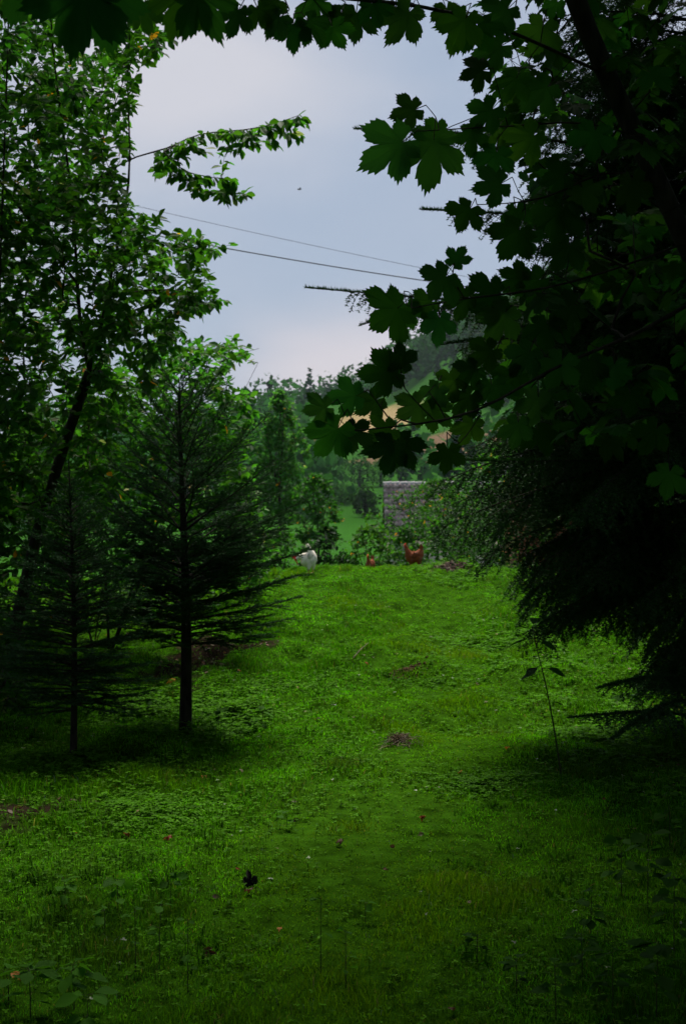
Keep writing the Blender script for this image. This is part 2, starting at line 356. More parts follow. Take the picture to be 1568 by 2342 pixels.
# ------------------------------------------------------------------ leaf templates
tv_cherry = np.array([[0, 0, 0], [0, .12, 0], [-.17, .32, .05], [-.235, .58, .06], [-.12, .86, .0], [0, 1.02, -.07], [.12, .86, .0], [.235, .58, .06], [.17, .32, .05], [0, .45, -.02], [0, .75, -.03]])
tf_cherry = np.array([[1, 9, 2], [2, 9, 3], [9, 10, 3], [3, 10, 4], [4, 10, 5], [5, 10, 6], [6, 10, 7], [10, 9, 7], [7, 9, 8], [8, 9, 1], [0, 1, 2]])
def maple_template(var=0):
    r = np.random.default_rng(40 + var); ax = [0, 55, -55, 108, -108]; ln = [1.0, .93, .93, .56, .56]
    prof_u = [0, .10, .18, .30, .42, .58, .72, .86, .95, 1.0]; prof_r = [1.0, .90, .87, .83, .82, .78, .74, .66, .57, .50]
    pts = []
    order = sorted(range(5), key=lambda i: -ax[i])
    for i in order:
        Ls = ln[i] * r.uniform(.92, 1.06); span = 27.5
        sideL = [(-u, q) for u, q in zip(prof_u, prof_r)]; sideR = [(u, q) for u, q in zip(prof_u, prof_r)]
        seq = [(-a, b) for a, b in sideL[::-1]] + [(-a, b) for a, b in sideR[1:]]      # from +u to -u
        for k, (u_, q) in enumerate(seq):
            q2 = q * (1 + (.04 if k % 2 else -.04) * (0 if abs(u_) < .05 else 1) + r.normal(0, .012))
            pts.append((ax[i] + u_ * span, max(Ls * q2, .36 * q2 / q if abs(u_) > .9 else 0)))
    th = np.array([p[0] for p in pts]); rr = np.array([p[1] for p in pts])
    th = np.concatenate([[158, 142], th, [-142, -158]]); rr = np.concatenate([[.30, .36], rr, [.36, .30]])
    a = np.radians(th); x = -np.sin(a) * rr; y = np.cos(a) * rr
    # relief: folded along the veins, tips droop
    w_ = np.min(np.abs(th[:, None] - np.array(ax)[None, :]), axis=1) / 27
    z = .07 * rr * np.minimum(w_, 1.5) - .16 * rr ** 2 + r.normal(0, .01, len(rr))
    V = [[0, 0, 0]]; 
    inner = np.stack([x * .55, y * .55, .05 * rr * w_ * .6 - .16 * (.55 * rr) ** 2], 1); outer = np.stack([x, y, z], 1)
    V = np.concatenate([[[0, 0, 0]], inner, outer]); m = len(th); F = []
    for k in range(m - 1):
        F += [[0, 1 + k, 2 + k], [1 + k, 1 + m + k, 2 + m + k], [1 + k, 2 + m + k, 2 + k]]
    return V, np.array(F)
MAPLES = []
for k in range(10):
    v_, f_ = maple_template(k); r_ = np.random.default_rng(400 + k); v_ = v_ * [r_.uniform(.82, 1.1), r_.uniform(.9, 1.05), 1]
    v_[:, 2] += r_.normal(0, .22) * v_[:, 0] ** 2 - r_.uniform(0, .25) * np.maximum(v_[:, 1], 0) ** 2 + r_.normal(0, .12) * v_[:, 0] * v_[:, 1] + .03 * np.sin(v_[:, 0] * 9 + k) * np.cos(v_[:, 1] * 7)
    v_[:, 0] += r_.normal(0, .08) * v_[:, 1] ** 2; MAPLES.append((v_, f_))
_mi = [1, 3, 5, 7]
tv_far = np.array([[-.5, 0, 0], [0, -.45, .1], [.5, 0, 0], [.1, .5, .1]]); tf_far = np.array([[0, 1, 2, 3]])

# ------------------------------------------------------------------ growing broad-leaved trees
def grow(skel, targets, step=.25, wobble=.03, sag=.0):
    """skel: list of (points) polylines from the root; targets: twig ends. returns node arrays and twig node lists"""
    pos = []; par = []
    for pl in skel:
        prev = -1
        if pos:
            q = np.array(pos); prev = int(np.argmin(((q - pl[0]) ** 2).sum(1)))
        for p in pl: pos.append(np.array(p)); par.append(prev); prev = len(pos) - 1
    arr = np.zeros((len(pos) + len(targets) * 40, 3)); n = len(pos); arr[:n] = pos; par = list(par)
    d0 = np.array([np.min(((arr[:n] - t) ** 2).sum(1)) for t in targets]); twigs = []
    for ti in np.argsort(d0):
        t = targets[ti]; dd = arr[:n] - t; dist = np.sqrt((dd ** 2).sum(1)) + .35 * np.maximum(dd[:, 2], -.3)
        k = int(np.argmin(dist)); a = arr[k].copy(); Ln = np.linalg.norm(t - a); m = max(2, min(30, int(Ln / step) + 1))
        mid = (a + t) / 2 + np.array([0, 0, sag * Ln]) + RNG.normal(0, wobble * Ln, 3); ids = [k]
        for j in range(1, m + 1):
            s_ = j / m; p = a * (1 - s_) ** 2 + 2 * mid * s_ * (1 - s_) + t * s_ ** 2
            arr[n] = p; par.append(ids[-1]); ids.append(n); n += 1
        twigs.append(ids)
    return arr[:n], np.array(par), twigs
def tree_wood(pos, par, tip_r=.0016, expo=2.3, cap=1.0):
    n = len(pos); acc = np.zeros(n)
    for i in range(n - 1, -1, -1):
        if acc[i] == 0: acc[i] = tip_r ** expo
        if par[i] >= 0: acc[par[i]] += acc[i]
    return np.minimum(acc ** (1 / expo), cap)
def wood_mesh(pos, par, rad, B, tint=(.05, .04, .03), skip=0.0):
    k = np.nonzero((par >= 0) & (rad >= skip))[0]; big = rad[k] > .012
    for sel, sd_ in ((k[big], 8), (k[~big], 4)):
        if len(sel):
            pr = np.minimum(rad[par[sel]], rad[sel] * 1.35)
            V, F = tubes(np.stack([pos[par[sel]], pos[sel]], 1), np.stack([pr, rad[sel]], 1), sd_); B.add(V, F, tint)
def twig_leaves(pos, twigs, B, size, spacing, tmpl, base, droop=.5, fall=.004, tail=.5, var=.35, clamp=None, per=1):
    org = []; dirs = []
    for ids in twigs:
        pl = pos[ids]; s = np.concatenate([[0], np.cumsum(np.linalg.norm(np.diff(pl, axis=0), axis=1))]); T = s[-1]
        st = max(0, T - tail); q = np.arange(st, T + spacing * .5, spacing); 
        p = np.stack([np.interp(q, s, pl[:, j]) for j in range(3)], 1); d = nrm(pl[-1] - pl[max(-3, -len(pl))])
        for _ in range(per):
            org.append(p + RNG.normal(0, spacing * .15, p.shape)); sgn = np.where(np.arange(len(q)) % 2, 1., -1.)[:, None]
            side = nrm(np.cross(d, [0, 0, 1.]) + 1e-6); roll = RNG.normal(0, .45, (len(q), 3))
            dirs.append(nrm(d * .75 + side * sgn * .8 + np.array([0, 0, -droop]) + roll))
    org = np.concatenate(org); dirs = np.concatenate(dirs); n = len(org)
    nor = np.array([0, 0, 1.]) + RNG.normal(0, .55, (n, 3)); s = size * RNG.uniform(.6, 1.2, n)
    V, F = place(tmpl[0], tmpl[1], org, dirs, nor, s); c = np.array(base) * RNG.uniform(1 - var, 1 + var, (n, 1)) * np.stack([RNG.uniform(.8, 1.3, n), np.ones(n), RNG.uniform(.7, 1.6, n)], 1)
    r = RNG.random(n); c[r < fall] = [.55, .20, .02]; pale = (r > .985); c[pale] = [.20, .19, .12]
    B.add(V, F, np.repeat(c, len(tmpl[0]), axis=0)); return n
def bound_targets(n, bound, ylo, yhi, xlo, d0, d1, edge=.0):
    """twig ends filling a crown whose right edge follows `bound` [(y, x)...]; real positions between depths d0 and d1"""
    by = [b[0] for b in bound]; bx = [b[1] for b in bound]; py = RNG.uniform(ylo, yhi, n); mx = np.interp(py, by, bx)
    px = xlo + (mx - xlo) * RNG.random(n) ** .85; d = RNG.uniform(d0, d1, n)
    return np.stack([(px - 784) * d / FPX, d, EYE - (py - 1171) * d / FPX], 1)

CH = (tv_cherry, tf_cherry)
def pl(pts, d, m=10):
    return resample([P(x, y, d if len(r) == 0 else r[0]) for x, y, *r in pts], m)
# --- the curved cherry tree on the left
seed(21)
D = 11.5
g0 = at(-10, 1560); D0 = 11.5
trunk = resample([np.array([P(12, 1500, D)[0], D, ground(P(12, 1500, D)[0], D) - .05]), P(38, 1420, D), P(95, 1180, D), P(150, 1010, D), P(188, 900, D), P(205, 850, D)], 16)
forkA = pl([(205, 850), (180, 760), (178, 650), (170, 500), (150, 330), (120, 120), (110, -100)], D, 16)
forkB = pl([(205, 850), (235, 740), (255, 620), (290, 480), (300, 360), (290, 200), (300, 20)], D, 16)
forkC = pl([(178, 650), (110, 560), (40, 470), (-60, 330), (-150, 150)], D, 10)
br1 = pl([(240, 400), (290, 356), (335, 350), (380, 346), (420, 318, 11.2), (470, 300, 11), (560, 300, 10.8), (640, 282, 10.7), (683, 264, 10.6)], D, 14)
br2 = pl([(375, 348), (400, 380), (440, 402), (490, 405), (532, 412)], 11.2, 8)
br3 = pl([(255, 620), (330, 600), (420, 590), (480, 572), (525, 560)], 11.3, 9)
br4 = pl([(250, 680), (340, 660), (430, 665), (520, 688)], 11.3, 9)
bound = [(-250, 450), (0, 380), (60, 405), (110, 400), (180, 325), (260, 300), (330, 300), (400, 270), (470, 310), (520, 400), (560, 500), (600, 480), (640, 470), (690, 500), (740, 420), (800, 400), (900, 330), (1000, 300), (1180, 260)]
tg = bound_targets(1350, bound, -260, 1180, -320, 10.4, 12.8)
tg = np.concatenate([tg, bound_targets(260, bound, 380, 800, 60, 10.6, 11.8)])
ex = []
for b_, k_ in ((br1, 46), (br2, 24)):
    for _ in range(k_):
        q_ = b_[RNG.integers(3 if b_ is br1 else 1, len(b_))]; ex.append(q_ + [RNG.uniform(-.04, .10), RNG.normal(0, .09), RNG.uniform(-.15, -.02)])
tg = np.concatenate([tg, np.array(ex)])
pos, par, tw = grow([trunk, forkA, forkB, forkC, br1, br2, br3, br4], tg, .22, .05, .05)
rad = tree_wood(pos, par, .0016, 2.35, .055); rad[:16] = np.maximum(rad[:16], np.linspace(.055, .040, 16))
root = thing("cherry_tree", trunk[0], "tall leafy tree with curved dark trunk behind the young spruces on the left", "tree")
B = Bag(); wood_mesh(pos, par, rad, B); B.build("trunk", M_bark, root, off=trunk[0], smooth=True)
B = Bag(); twig_leaves(pos, tw, B, .098, .036, CH, (.045, .125, .012), .55, .004, .5, per=2)
nb = len(trunk) + len(forkA) + len(forkB) + len(forkC)
for bi, (a_, ln_) in enumerate(((nb, len(br1)), (nb + len(br1), len(br2)))):
    ids = list(range(a_ + 1, a_ + ln_)); twig_leaves(pos, [ids], B, .115, .040, CH, (.042, .125, .012), 1.0, .0, 1.5 if bi == 0 else .75, per=3)
a_ = nb + len(br1) + len(br2)
twig_leaves(pos, [list(range(a_ + 1, a_ + len(br3))), list(range(a_ + len(br3) + 1, a_ + len(br3) + len(br4)))], B, .085, .03, CH, (.045, .13, .012), .4, 0, .7, per=2)
B.build("crown", M_leaf, root, off=trunk[0])

# --- slim tree standing upright at the far left
seed(22)
D = 10.6; px0 = 6
trunk = resample([np.array([P(px0 - 25, 0, D)[0], D, ground(P(px0 - 25, 0, D)[0], D) - .05]), P(-15, 1300, D), P(-4, 900, D), P(2, 560, D), P(12, 300, D), P(20, 60, D), P(30, -300, D)], 26)
tg = bound_targets(420, [(-300, 200), (100, 240), (400, 200), (700, 120), (1300, 60)], -300, 1250, -500, 9.6, 11.6)
pos, par, tw = grow([trunk], tg, .22, .05, .05); rad = tree_wood(pos, par, .0015, 2.5, .04)
root = thing("slim_tree", trunk[0], "slender straight-stemmed tree at the far left edge with drooping leaves", "tree")
B = Bag(); wood_mesh(pos, par, rad, B); B.build("trunk", M_bark, root, off=trunk[0], smooth=True)
B = Bag(); twig_leaves(pos, tw, B, .095, .036, CH, (.032, .10, .012), .6, .004, .5, per=2); B.build("crown", M_leaf, root, off=trunk[0])

# --- bushy tree with several stems behind the middle spruce
seed(23)
D = 13.5
root_p = np.array([P(250, 0, D)[0], D, ground(P(250, 0, D)[0], D) - .05])
st1 = resample([root_p, P(245, 1350, D), P(225, 1150, D), P(212, 1000, D), P(230, 860, D), P(260, 780, D)], 16)
st2 = resample([root_p, P(300, 1350, D), P(380, 1150, D), P(400, 950, D), P(430, 800, D)], 16)
st3 = resample([root_p, P(330, 1300, D), P(460, 1080, D), P(540, 930, D), P(590, 830, D)], 16)
st4 = pl([(400, 950), (470, 850), (530, 810), (592, 797)], 13.2, 8)
bound = [(745, 440), (770, 545), (800, 575), (830, 560), (860, 520), (900, 590), (950, 590), (1000, 570), (1060, 575), (1150, 600), (1230, 640), (1400, 560)]
tg = bound_targets(1250, bound, 760, 1330, -60, 12.6, 14.6)
tg = tg[(tg[:, 2] < EYE - ((770 + 120 * np.maximum(0, (350 - (tg[:, 0] / tg[:, 1] * FPX + 784)) / 200)) - 1171) * tg[:, 1] / FPX)]
pos, par, tw = grow([st1, st2, st3, st4], tg, .25, .05, .04); rad = tree_wood(pos, par, .0018, 2.5, .035)
root = thing("bushy_tree", root_p, "bushy many-stemmed tree with bright leaves rising behind the middle spruce", "tree")
B = Bag(); wood_mesh(pos, par, rad, B); B.build("trunk", M_bark, root, off=root_p, smooth=True)
B = Bag(); twig_leaves(pos, tw, B, .10, .038, CH, (.048, .140, .018), .3, .003, .5, per=2); B.build("crown", M_leaf, root, off=root_p)

# --- a further leafy tree filling the left background
seed(24)
D = 15.5
trunk = resample([np.array([P(60, 0, D)[0], D, ground(P(60, 0, D)[0], D) - .05]), P(70, 1200, D), P(62, 950, D), P(50, 750, D), P(80, 500, D), P(60, 250, D), P(90, 0, D)], 26)
st2 = pl([(62, 950), (110, 800), (160, 600), (200, 400), (210, 200)], D, 14)
tg = bound_targets(700, [(-200, 250), (0, 300), (150, 270), (300, 260), (420, 230), (560, 320), (700, 330), (850, 250), (1000, 150), (1200, 100)], -150, 1200, -350, 14.2, 17)
pos, par, tw = grow([trunk, st2], tg, .25, .05, .05); rad = tree_wood(pos, par, .0018, 2.4, .07)
root = thing("ash_tree", trunk[0], "darker tall tree standing behind the curved tree on the left", "tree")
B = Bag(); wood_mesh(pos, par, rad, B); B.build("trunk", M_bark, root, off=trunk[0], smooth=True)
B = Bag(); twig_leaves(pos, tw, B, .11, .042, CH, (.030, .092, .010), .5, .004, .55, per=2); B.build("crown", M_leaf, root, off=trunk[0])

# --- generic small trees and shrubs
def shrub(name, label, cat, px, py_top, d, wpx, n, seed_, base, leaf=.07, tmpl=CH, group=None, stems=5, zbase=None, per=2, low=.12, trunk_h=0, top_taper=0, clump=.38, bark=None, droop=.3, spacing=.05, tail=.4, mat=None, fall=.004, depthf=1.0, rcap=.04, flat=1.0):
    seed(seed_); x0 = (px - 784) * d / FPX; z0 = float(ground(x0, d)) if zbase is None else zbase
    top = EYE - (py_top - 1171) * d / FPX; H = top - z0; W = wpx * d / FPX / 2
    base_p = np.array([x0, d, z0 - .05]); c0 = z0 + max(trunk_h, low * H); 
    u_ = RNG.random(n); zz = c0 + (top - c0) * u_; prof = np.sin(np.clip(u_ * .86 + .14, 0, 1) * pi) ** .6 * W * flat * (1 - .55 * top_taper * u_)
    a = RNG.uniform(0, 2 * pi, n); r = np.sqrt(RNG.uniform(.08, 1, n)) * prof * (1 + .22 * np.sin(a * 3 + seed_) + .15 * np.sin(a * 5 + zz * 3))
    tg = np.stack([x0 + r * np.cos(a), d + r * np.sin(a) * depthf, zz], 1)
    nc_ = max(6, n // 38); cc_ = tg[RNG.integers(0, n, nc_)]; j_ = np.argmin(((tg[:, None] - cc_[None]) ** 2).sum(2), axis=1); tg = tg + (cc_[j_] - tg) * (clump * RNG.uniform(.4, 1.2, n))[:, None]
    sk = []
    if trunk_h > 0:
        tr = resample([base_p, base_p + [RNG.normal(0, .04), 0, trunk_h * .5], [x0 + RNG.normal(0, .05), d, z0 + trunk_h], [x0 + RNG.normal(0, .08), d, c0 + (top - c0) * .7]], 9); sk.append(tr)
        st_p = tr[5]
    else: st_p = base_p
    for k in range(stems):
        aa = 2 * pi * k / max(stems, 1) + RNG.uniform(-.4, .4); hh = RNG.uniform(.5, .85)
        sk.append(resample([st_p, st_p + [W * .25 * math.cos(aa), W * .25 * math.sin(aa), (top - st_p[2]) * .4], st_p + [W * .5 * math.cos(aa), W * .5 * math.sin(aa) * depthf, (top - st_p[2]) * hh]], 8))
    pos, par, tw = grow(sk, tg, max(.2, H * .06), .06, .04); rad = tree_wood(pos, par, .0016 + H * .0003, 2.5, rcap)
    root = thing(name, base_p, label, cat, group)
    B = Bag(); wood_mesh(pos, par, rad, B); B.build("trunk", bark or M_bark, root, off=base_p, smooth=True)
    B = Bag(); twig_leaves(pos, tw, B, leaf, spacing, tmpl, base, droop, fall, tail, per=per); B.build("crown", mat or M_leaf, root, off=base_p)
    return root
G = "shrubs growing in the shade on the left"
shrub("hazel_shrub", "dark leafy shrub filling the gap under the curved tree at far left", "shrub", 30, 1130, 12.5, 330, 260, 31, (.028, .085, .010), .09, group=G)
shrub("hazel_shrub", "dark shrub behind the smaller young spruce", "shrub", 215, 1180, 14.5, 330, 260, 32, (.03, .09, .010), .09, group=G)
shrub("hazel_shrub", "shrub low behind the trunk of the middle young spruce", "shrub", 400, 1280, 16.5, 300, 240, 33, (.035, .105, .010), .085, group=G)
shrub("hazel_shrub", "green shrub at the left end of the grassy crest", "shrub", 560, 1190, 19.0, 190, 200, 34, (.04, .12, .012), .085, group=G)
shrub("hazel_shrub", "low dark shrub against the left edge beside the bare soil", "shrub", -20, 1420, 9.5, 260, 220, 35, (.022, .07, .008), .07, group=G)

# --- row of trees and bushes just past the crest
G2 = "trees and bushes past the crest"
PT = (tv_cherry * [1.35, 1, 1], tf_cherry)
shrub("birch_tree", "slender pale-flecked tree with pointed top left of the white rooster", "tree", 638, 893, 32, 160, 1350, 41, (.056, .155, .030), .10, PT, G2, 4, low=.1, spacing=.075, tail=.6, trunk_h=2.2, rcap=.05, fall=.004, flat=.9, top_taper=.35, clump=.35)
shrub("fruit_tree", "small fruit tree between the pointed tree and the meadow", "tree", 722, 1080, 30, 125, 520, 42, (0.030, 0.098, 0.013), .095, PT, G2, 4, low=.1, spacing=.08, tail=.5, trunk_h=1.2, fall=.01)
shrub("fruit_tree", "spreading fruit tree with orange leaves hiding most of the tiled roof", "tree", 1000, 1098, 34, 300, 1450, 43, (0.036, 0.105, 0.009), .085, PT, G2, 6, low=.15, spacing=.07, tail=.5, trunk_h=1.0, fall=.015, rcap=.07)
shrub("fruit_tree", "dark-trunked tree forking low behind the weedy mound", "tree", 1048, 1140, 29, 300, 420, 44, (0.029, 0.090, 0.010), .08, PT, G2, 5, low=.3, spacing=.08, tail=.45, trunk_h=.9, fall=.008, rcap=.075)
shrub("bush", "dark round bush behind the white rooster", "bush", 745, 1200, 28.5, 140, 420, 45, (0.013, 0.043, 0.008), .10, PT, G2, 5, spacing=.07)
shrub("bush", "leafy bush behind the half-hidden hen", "bush", 850, 1190, 29, 170, 380, 46, (0.037, 0.101, 0.010), .09, PT, G2, 5, spacing=.06, fall=.012)
shrub("bush", "pale green bush behind the brown hen", "bush", 925, 1200, 28, 120, 260, 47, (0.032, 0.094, 0.010), .09, PT, G2, 5, spacing=.06)
shrub("bush", "low bush between the brown hen and the forked trunk", "bush", 1000, 1185, 31, 150, 420, 40, (.035, .100, .013), .09, PT, G2, 5, spacing=.06)
shrub("bush", "bush right of the forked tree half hidden by spruce boughs", "bush", 1200, 1050, 31, 230, 520, 48, (0.029, 0.086, 0.013), .09, PT, G2, 5, spacing=.07)
shrub("bush", "green bush between the spruce tips and the rooster", "bush", 640, 1200, 27.5, 130, 260, 49, (0.029, 0.094, 0.008), .09, PT, G2, 5, spacing=.06)
shrub("tall_tree", "large rounded tree behind the big spruce on the right", "tree", 1440, 1000, 36, 330, 700, 50, (0.022, 0.070, 0.009), .18, PT, G2, 6, low=.1, spacing=.11, tail=.6, trunk_h=1.5, rcap=.12)
shrub("walnut_tree", "pale green tree above the tiled roof with tiny white flecks", "tree", 1130, 1010, 62, 330, 620, 51, (0.043, 0.133, 0.014), .30, PT, G2, 6, low=.2, spacing=.16, tail=.8, trunk_h=2, rcap=.12, fall=.02)

# ------------------------------------------------------------------ conifers
def needles(polys, B, spacing, length, width, base, var=.35, frm=0.0, cone=.75):
    polys = np.asarray(polys, float); n, m, _ = polys.shape
    seg = np.linalg.norm(np.diff(polys, axis=1), axis=2); tot = seg.sum(1); cnt = np.maximum((tot / spacing).astype(int), 2)
    pid = np.repeat(np.arange(n), cnt); t = frm + (1 - frm) * RNG.random(len(pid)); f = t * (m - 1); k = np.minimum(f.astype(int), m - 2); fr = (f - k)[:, None]
    a = polys[pid, k]; b_ = polys[pid, k + 1]; p = a + (b_ - a) * fr; d = nrm(b_ - a); q = len(p)
    r = rnd_unit(q); r = nrm(r - (r * d).sum(1, keepdims=True) * d); r[:, 2] = np.where(r[:, 2] < -.3, -r[:, 2] * .3, r[:, 2])
    nd = nrm(d * (1 - cone * .6) + r * cone); s = nrm(np.cross(nd, rnd_unit(q))) * width * .5
    ln = (length * RNG.uniform(.7, 1.2, q))[:, None]; V = np.stack([p - s, p + s, p + nd * ln], 1).reshape(-1, 3)
    F = np.arange(q * 3).reshape(-1, 3); c = np.repeat(np.array(base) * RNG.uniform(1 - var, 1 + var, (n, 1)), cnt, axis=0) * RNG.uniform(.75, 1.25, (q, 1))
    B.add(V, F, np.repeat(c, 3, axis=0))
def spruce(name, label, base_p, H, r0, hlist, lenf, elevf, droopf, seed_, tint, nspc=.0035, nlen=.017, nwid=.0026, per=5, twl=.35, hang=.0, twsp=.07, lean=(0, 0), group=None, tip=.12, wood_tint=None, cat="tree", longb=(), cone=.75):
    seed(seed_); root = thing(name, base_p, label, cat, group); B = Bag(); NB = Bag()
    tz = np.linspace(0, H, 24); tr = np.stack([lean[0] * (tz / H) ** 1.3 + .012 * np.sin(tz * 2.1), lean[1] * tz / H, tz], 1)
    V, F = tubes(tr[None], (r0 * (1 - tz / H) ** .85 + .003)[None], 10); B.add(V, F)
    bp = []; br = []; tp = []; tr_ = []
    for h in hlist:
        kk = per if np.isscalar(per) else int(per(h)); a0 = RNG.uniform(0, 2 * pi)
        for k in range(kk):
            a = a0 + 2 * pi * k / kk + RNG.normal(0, .22); hh = h + RNG.normal(0, .03)
            Ln = lenf(hh, a) * RNG.uniform(.78, 1.1)
            if Ln < .03: continue
            e = elevf(hh) + RNG.normal(0, .07); dr = droopf(hh); t = np.linspace(0, 1, 9)[:, None]; da = RNG.normal(0, .12)
            hd = np.concatenate([np.cos(a + da * t), np.sin(a + da * t)], 1); st = np.array([np.interp(hh, tz, tr[:, 0]), np.interp(hh, tz, tr[:, 1]), hh])
            p = np.concatenate([hd * Ln * t * math.cos(e), Ln * (math.sin(e) * t - dr * t ** 2 + tip * t ** 3)], 1) + st
            bp.append(p); br.append((.0018 + .0085 * Ln) * (1 - .85 * t[:, 0]))
            T = twsp / Ln; ts = np.arange(.16 + RNG.uniform(0, T), .99, T)
            for j, tt in enumerate(ts):
                f = tt * 8; q = min(int(f), 7); pp = p[q] + (p[q + 1] - p[q]) * (f - q); dv = nrm(p[q + 1] - p[q]); sd_ = nrm(np.cross(dv, [0, 0, 1.]))
                for sgn in ((1, -1) if hang < .5 else ((1,) if j % 2 else (-1,))):
                    l2 = (twl * min(1, Ln / .9) * (.25 + .75 * (1 - tt) ** .7) * min(1, .4 + tt * 3)) * RNG.uniform(.65, 1.2)
                    hg = hang * RNG.uniform(.6, 1.3)
                    d2 = nrm(dv * .75 + sd_ * sgn * (.75 if hang < .3 else .60) + RNG.normal(0, .10, 3) + np.array([0, 0, -hg])); s5 = np.linspace(0, 1, 5)[:, None]
                    tp.append(pp + d2 * l2 * s5 + np.array([0, 0, -1]) * (s5 ** 2) * l2 * (.10 + hg * .45)); tr_.append(np.linspace(.0018, .0007, 5))
                    if l2 > .16:      # side shoots of the larger twigs
                        q2 = tp[-1]
                        for s3, g3 in (((1, 1), (2, -1), (2, 1), (3, -1)) if hang < .3 else ((0, 1), (1, -1), (1, 1), (2, -1), (2, 1), (3, -1))):
                            d3 = nrm(nrm(q2[s3 + 1] - q2[s3]) * .8 + np.cross(d2, [0, 0, 1.]) * g3 * .6 + RNG.normal(0, .12, 3)); l3 = l2 * RNG.uniform(.28, .45) * (1.0 if hang < .3 else 1.15)
                            tp.append(q2[s3] + d3 * l3 * s5 + np.array([0, 0, -1]) * (s5 ** 2) * l3 * hg * .5); tr_.append(np.linspace(.0014, .0006, 5))
    for q_ in longb:
        p = resample([P(*c) for c in q_], 9) - base_p; bp.append(p); sp_ = resample(p[4:], 5); tp.append(sp_); tr_.append(np.linspace(.004, .001, 5)); needles([p[3:]], NB, .0009, .026, .0055, tint, cone=1.1); br.append(np.linspace(.014, .002, 9)); Ln = np.linalg.norm(p[-1] - p[0])
        for tt in np.arange(.25, .99, .035 / Ln):
            f = tt * 8; k = min(int(f), 7); pp = p[k] + (p[k + 1] - p[k]) * (f - k); dv = nrm(p[k + 1] - p[k]); sd_ = nrm(np.cross(dv, [0, 0, 1.])); s5 = np.linspace(0, 1, 5)[:, None]
            for sgn in (1, -1):
                low_ = q_[0][1] > 1500; l2 = (.04 + .30 * (1 - tt) ** .8) * RNG.uniform(.6, 1.2); d2 = nrm(dv * .8 + sd_ * sgn * (.8 if low_ else .4) + RNG.normal(0, .14, 3) - np.array([0, 0, .18 if low_ else .7]))
                if tt > .9: continue
                tp.append(pp + d2 * l2 * s5 - np.array([0, 0, 1]) * s5 ** 2 * l2 * .4); tr_.append(np.linspace(.0016, .0007, 5))
    V, F = tubes(np.array(bp), np.array(br), 6); B.add(V, F); V, F = tubes(np.array(tp), np.array(tr_), 3); B.add(V, F)
    B.build("trunk", M_bark if wood_tint is None else M_barkp, root, smooth=True)
    needles(bp, NB, nspc * 1.2, nlen, nwid, tint, frm=.3, cone=cone); needles(tp, NB, nspc, nlen, nwid, tint, cone=cone)
    NB.build("crown", M_needle, root)
    return root
NT = (.024, .072, .024)
# the middle young spruce
bx = at(424, 1672); 
def lf(h, a):
    s = h - .60; full = np.interp(s, [-.1, 0, .25, .6, 1.0, 1.4, 1.8, 2.3], [.45, .60, .76, .80, .70, .44, .24, .05])
    return full * (1.0 + .12 * math.cos(a))
hl = list(np.arange(.60, 1.2, .055)) + list(np.arange(1.2, 2.34, .12)); sc_ = bx[1] / FPX
spruce("young_spruce", "young spruce with bare lower trunk standing in the middle left of the grass", bx, 2.40, .042, hl, lf, lambda h: np.interp(h, [.5, .8, 1.3, 2.4], [.06, .22, .55, .85]), lambda h: np.interp(h, [.5, 1.4, 2.4], [.12, .1, .02]), 61, NT, nspc=.0026, nlen=.02, nwid=.0042, per=lambda h: 4 if h > 1.25 else 6, twl=.34, twsp=.055, lean=(-.03, 0))
bx2 = at(168, 1735)
def lf2(h, a): return np.interp(h, [.3, .5, .9, 1.4, 1.75], [.40, .56, .50, .28, .04])
spruce("young_spruce", "smaller young spruce with thin stem at the lower left", bx2, 1.85, .020, list(np.arange(.32, 1.75, .065)), lf2, lambda h: np.interp(h, [.3, 1.6], [.0, .6]), lambda h: .12, 62, NT, nspc=.0026, nlen=.02, nwid=.0046, per=9, twl=.32, twsp=.055, lean=(-.02, 0))
# third small spruce, at the far left edge
bx3 = np.array([P(-60, 0, 10.5)[0], 10.5, ground(P(-60, 0, 10.5)[0], 10.5)])
spruce("young_spruce", "young spruce cut off by the left edge of the view", bx3, 2.1, .025, list(np.arange(.45, 2.0, .1)), lambda h, a: np.interp(h, [.3, .6, 1.2, 2.0], [.4, .55, .4, .05]), lambda h: np.interp(h, [.3, 1.8], [.05, .6]), lambda h: .1, 63, NT, nspc=.0035, nlen=.02, nwid=.0045, per=5, twl=.28, twsp=.07)
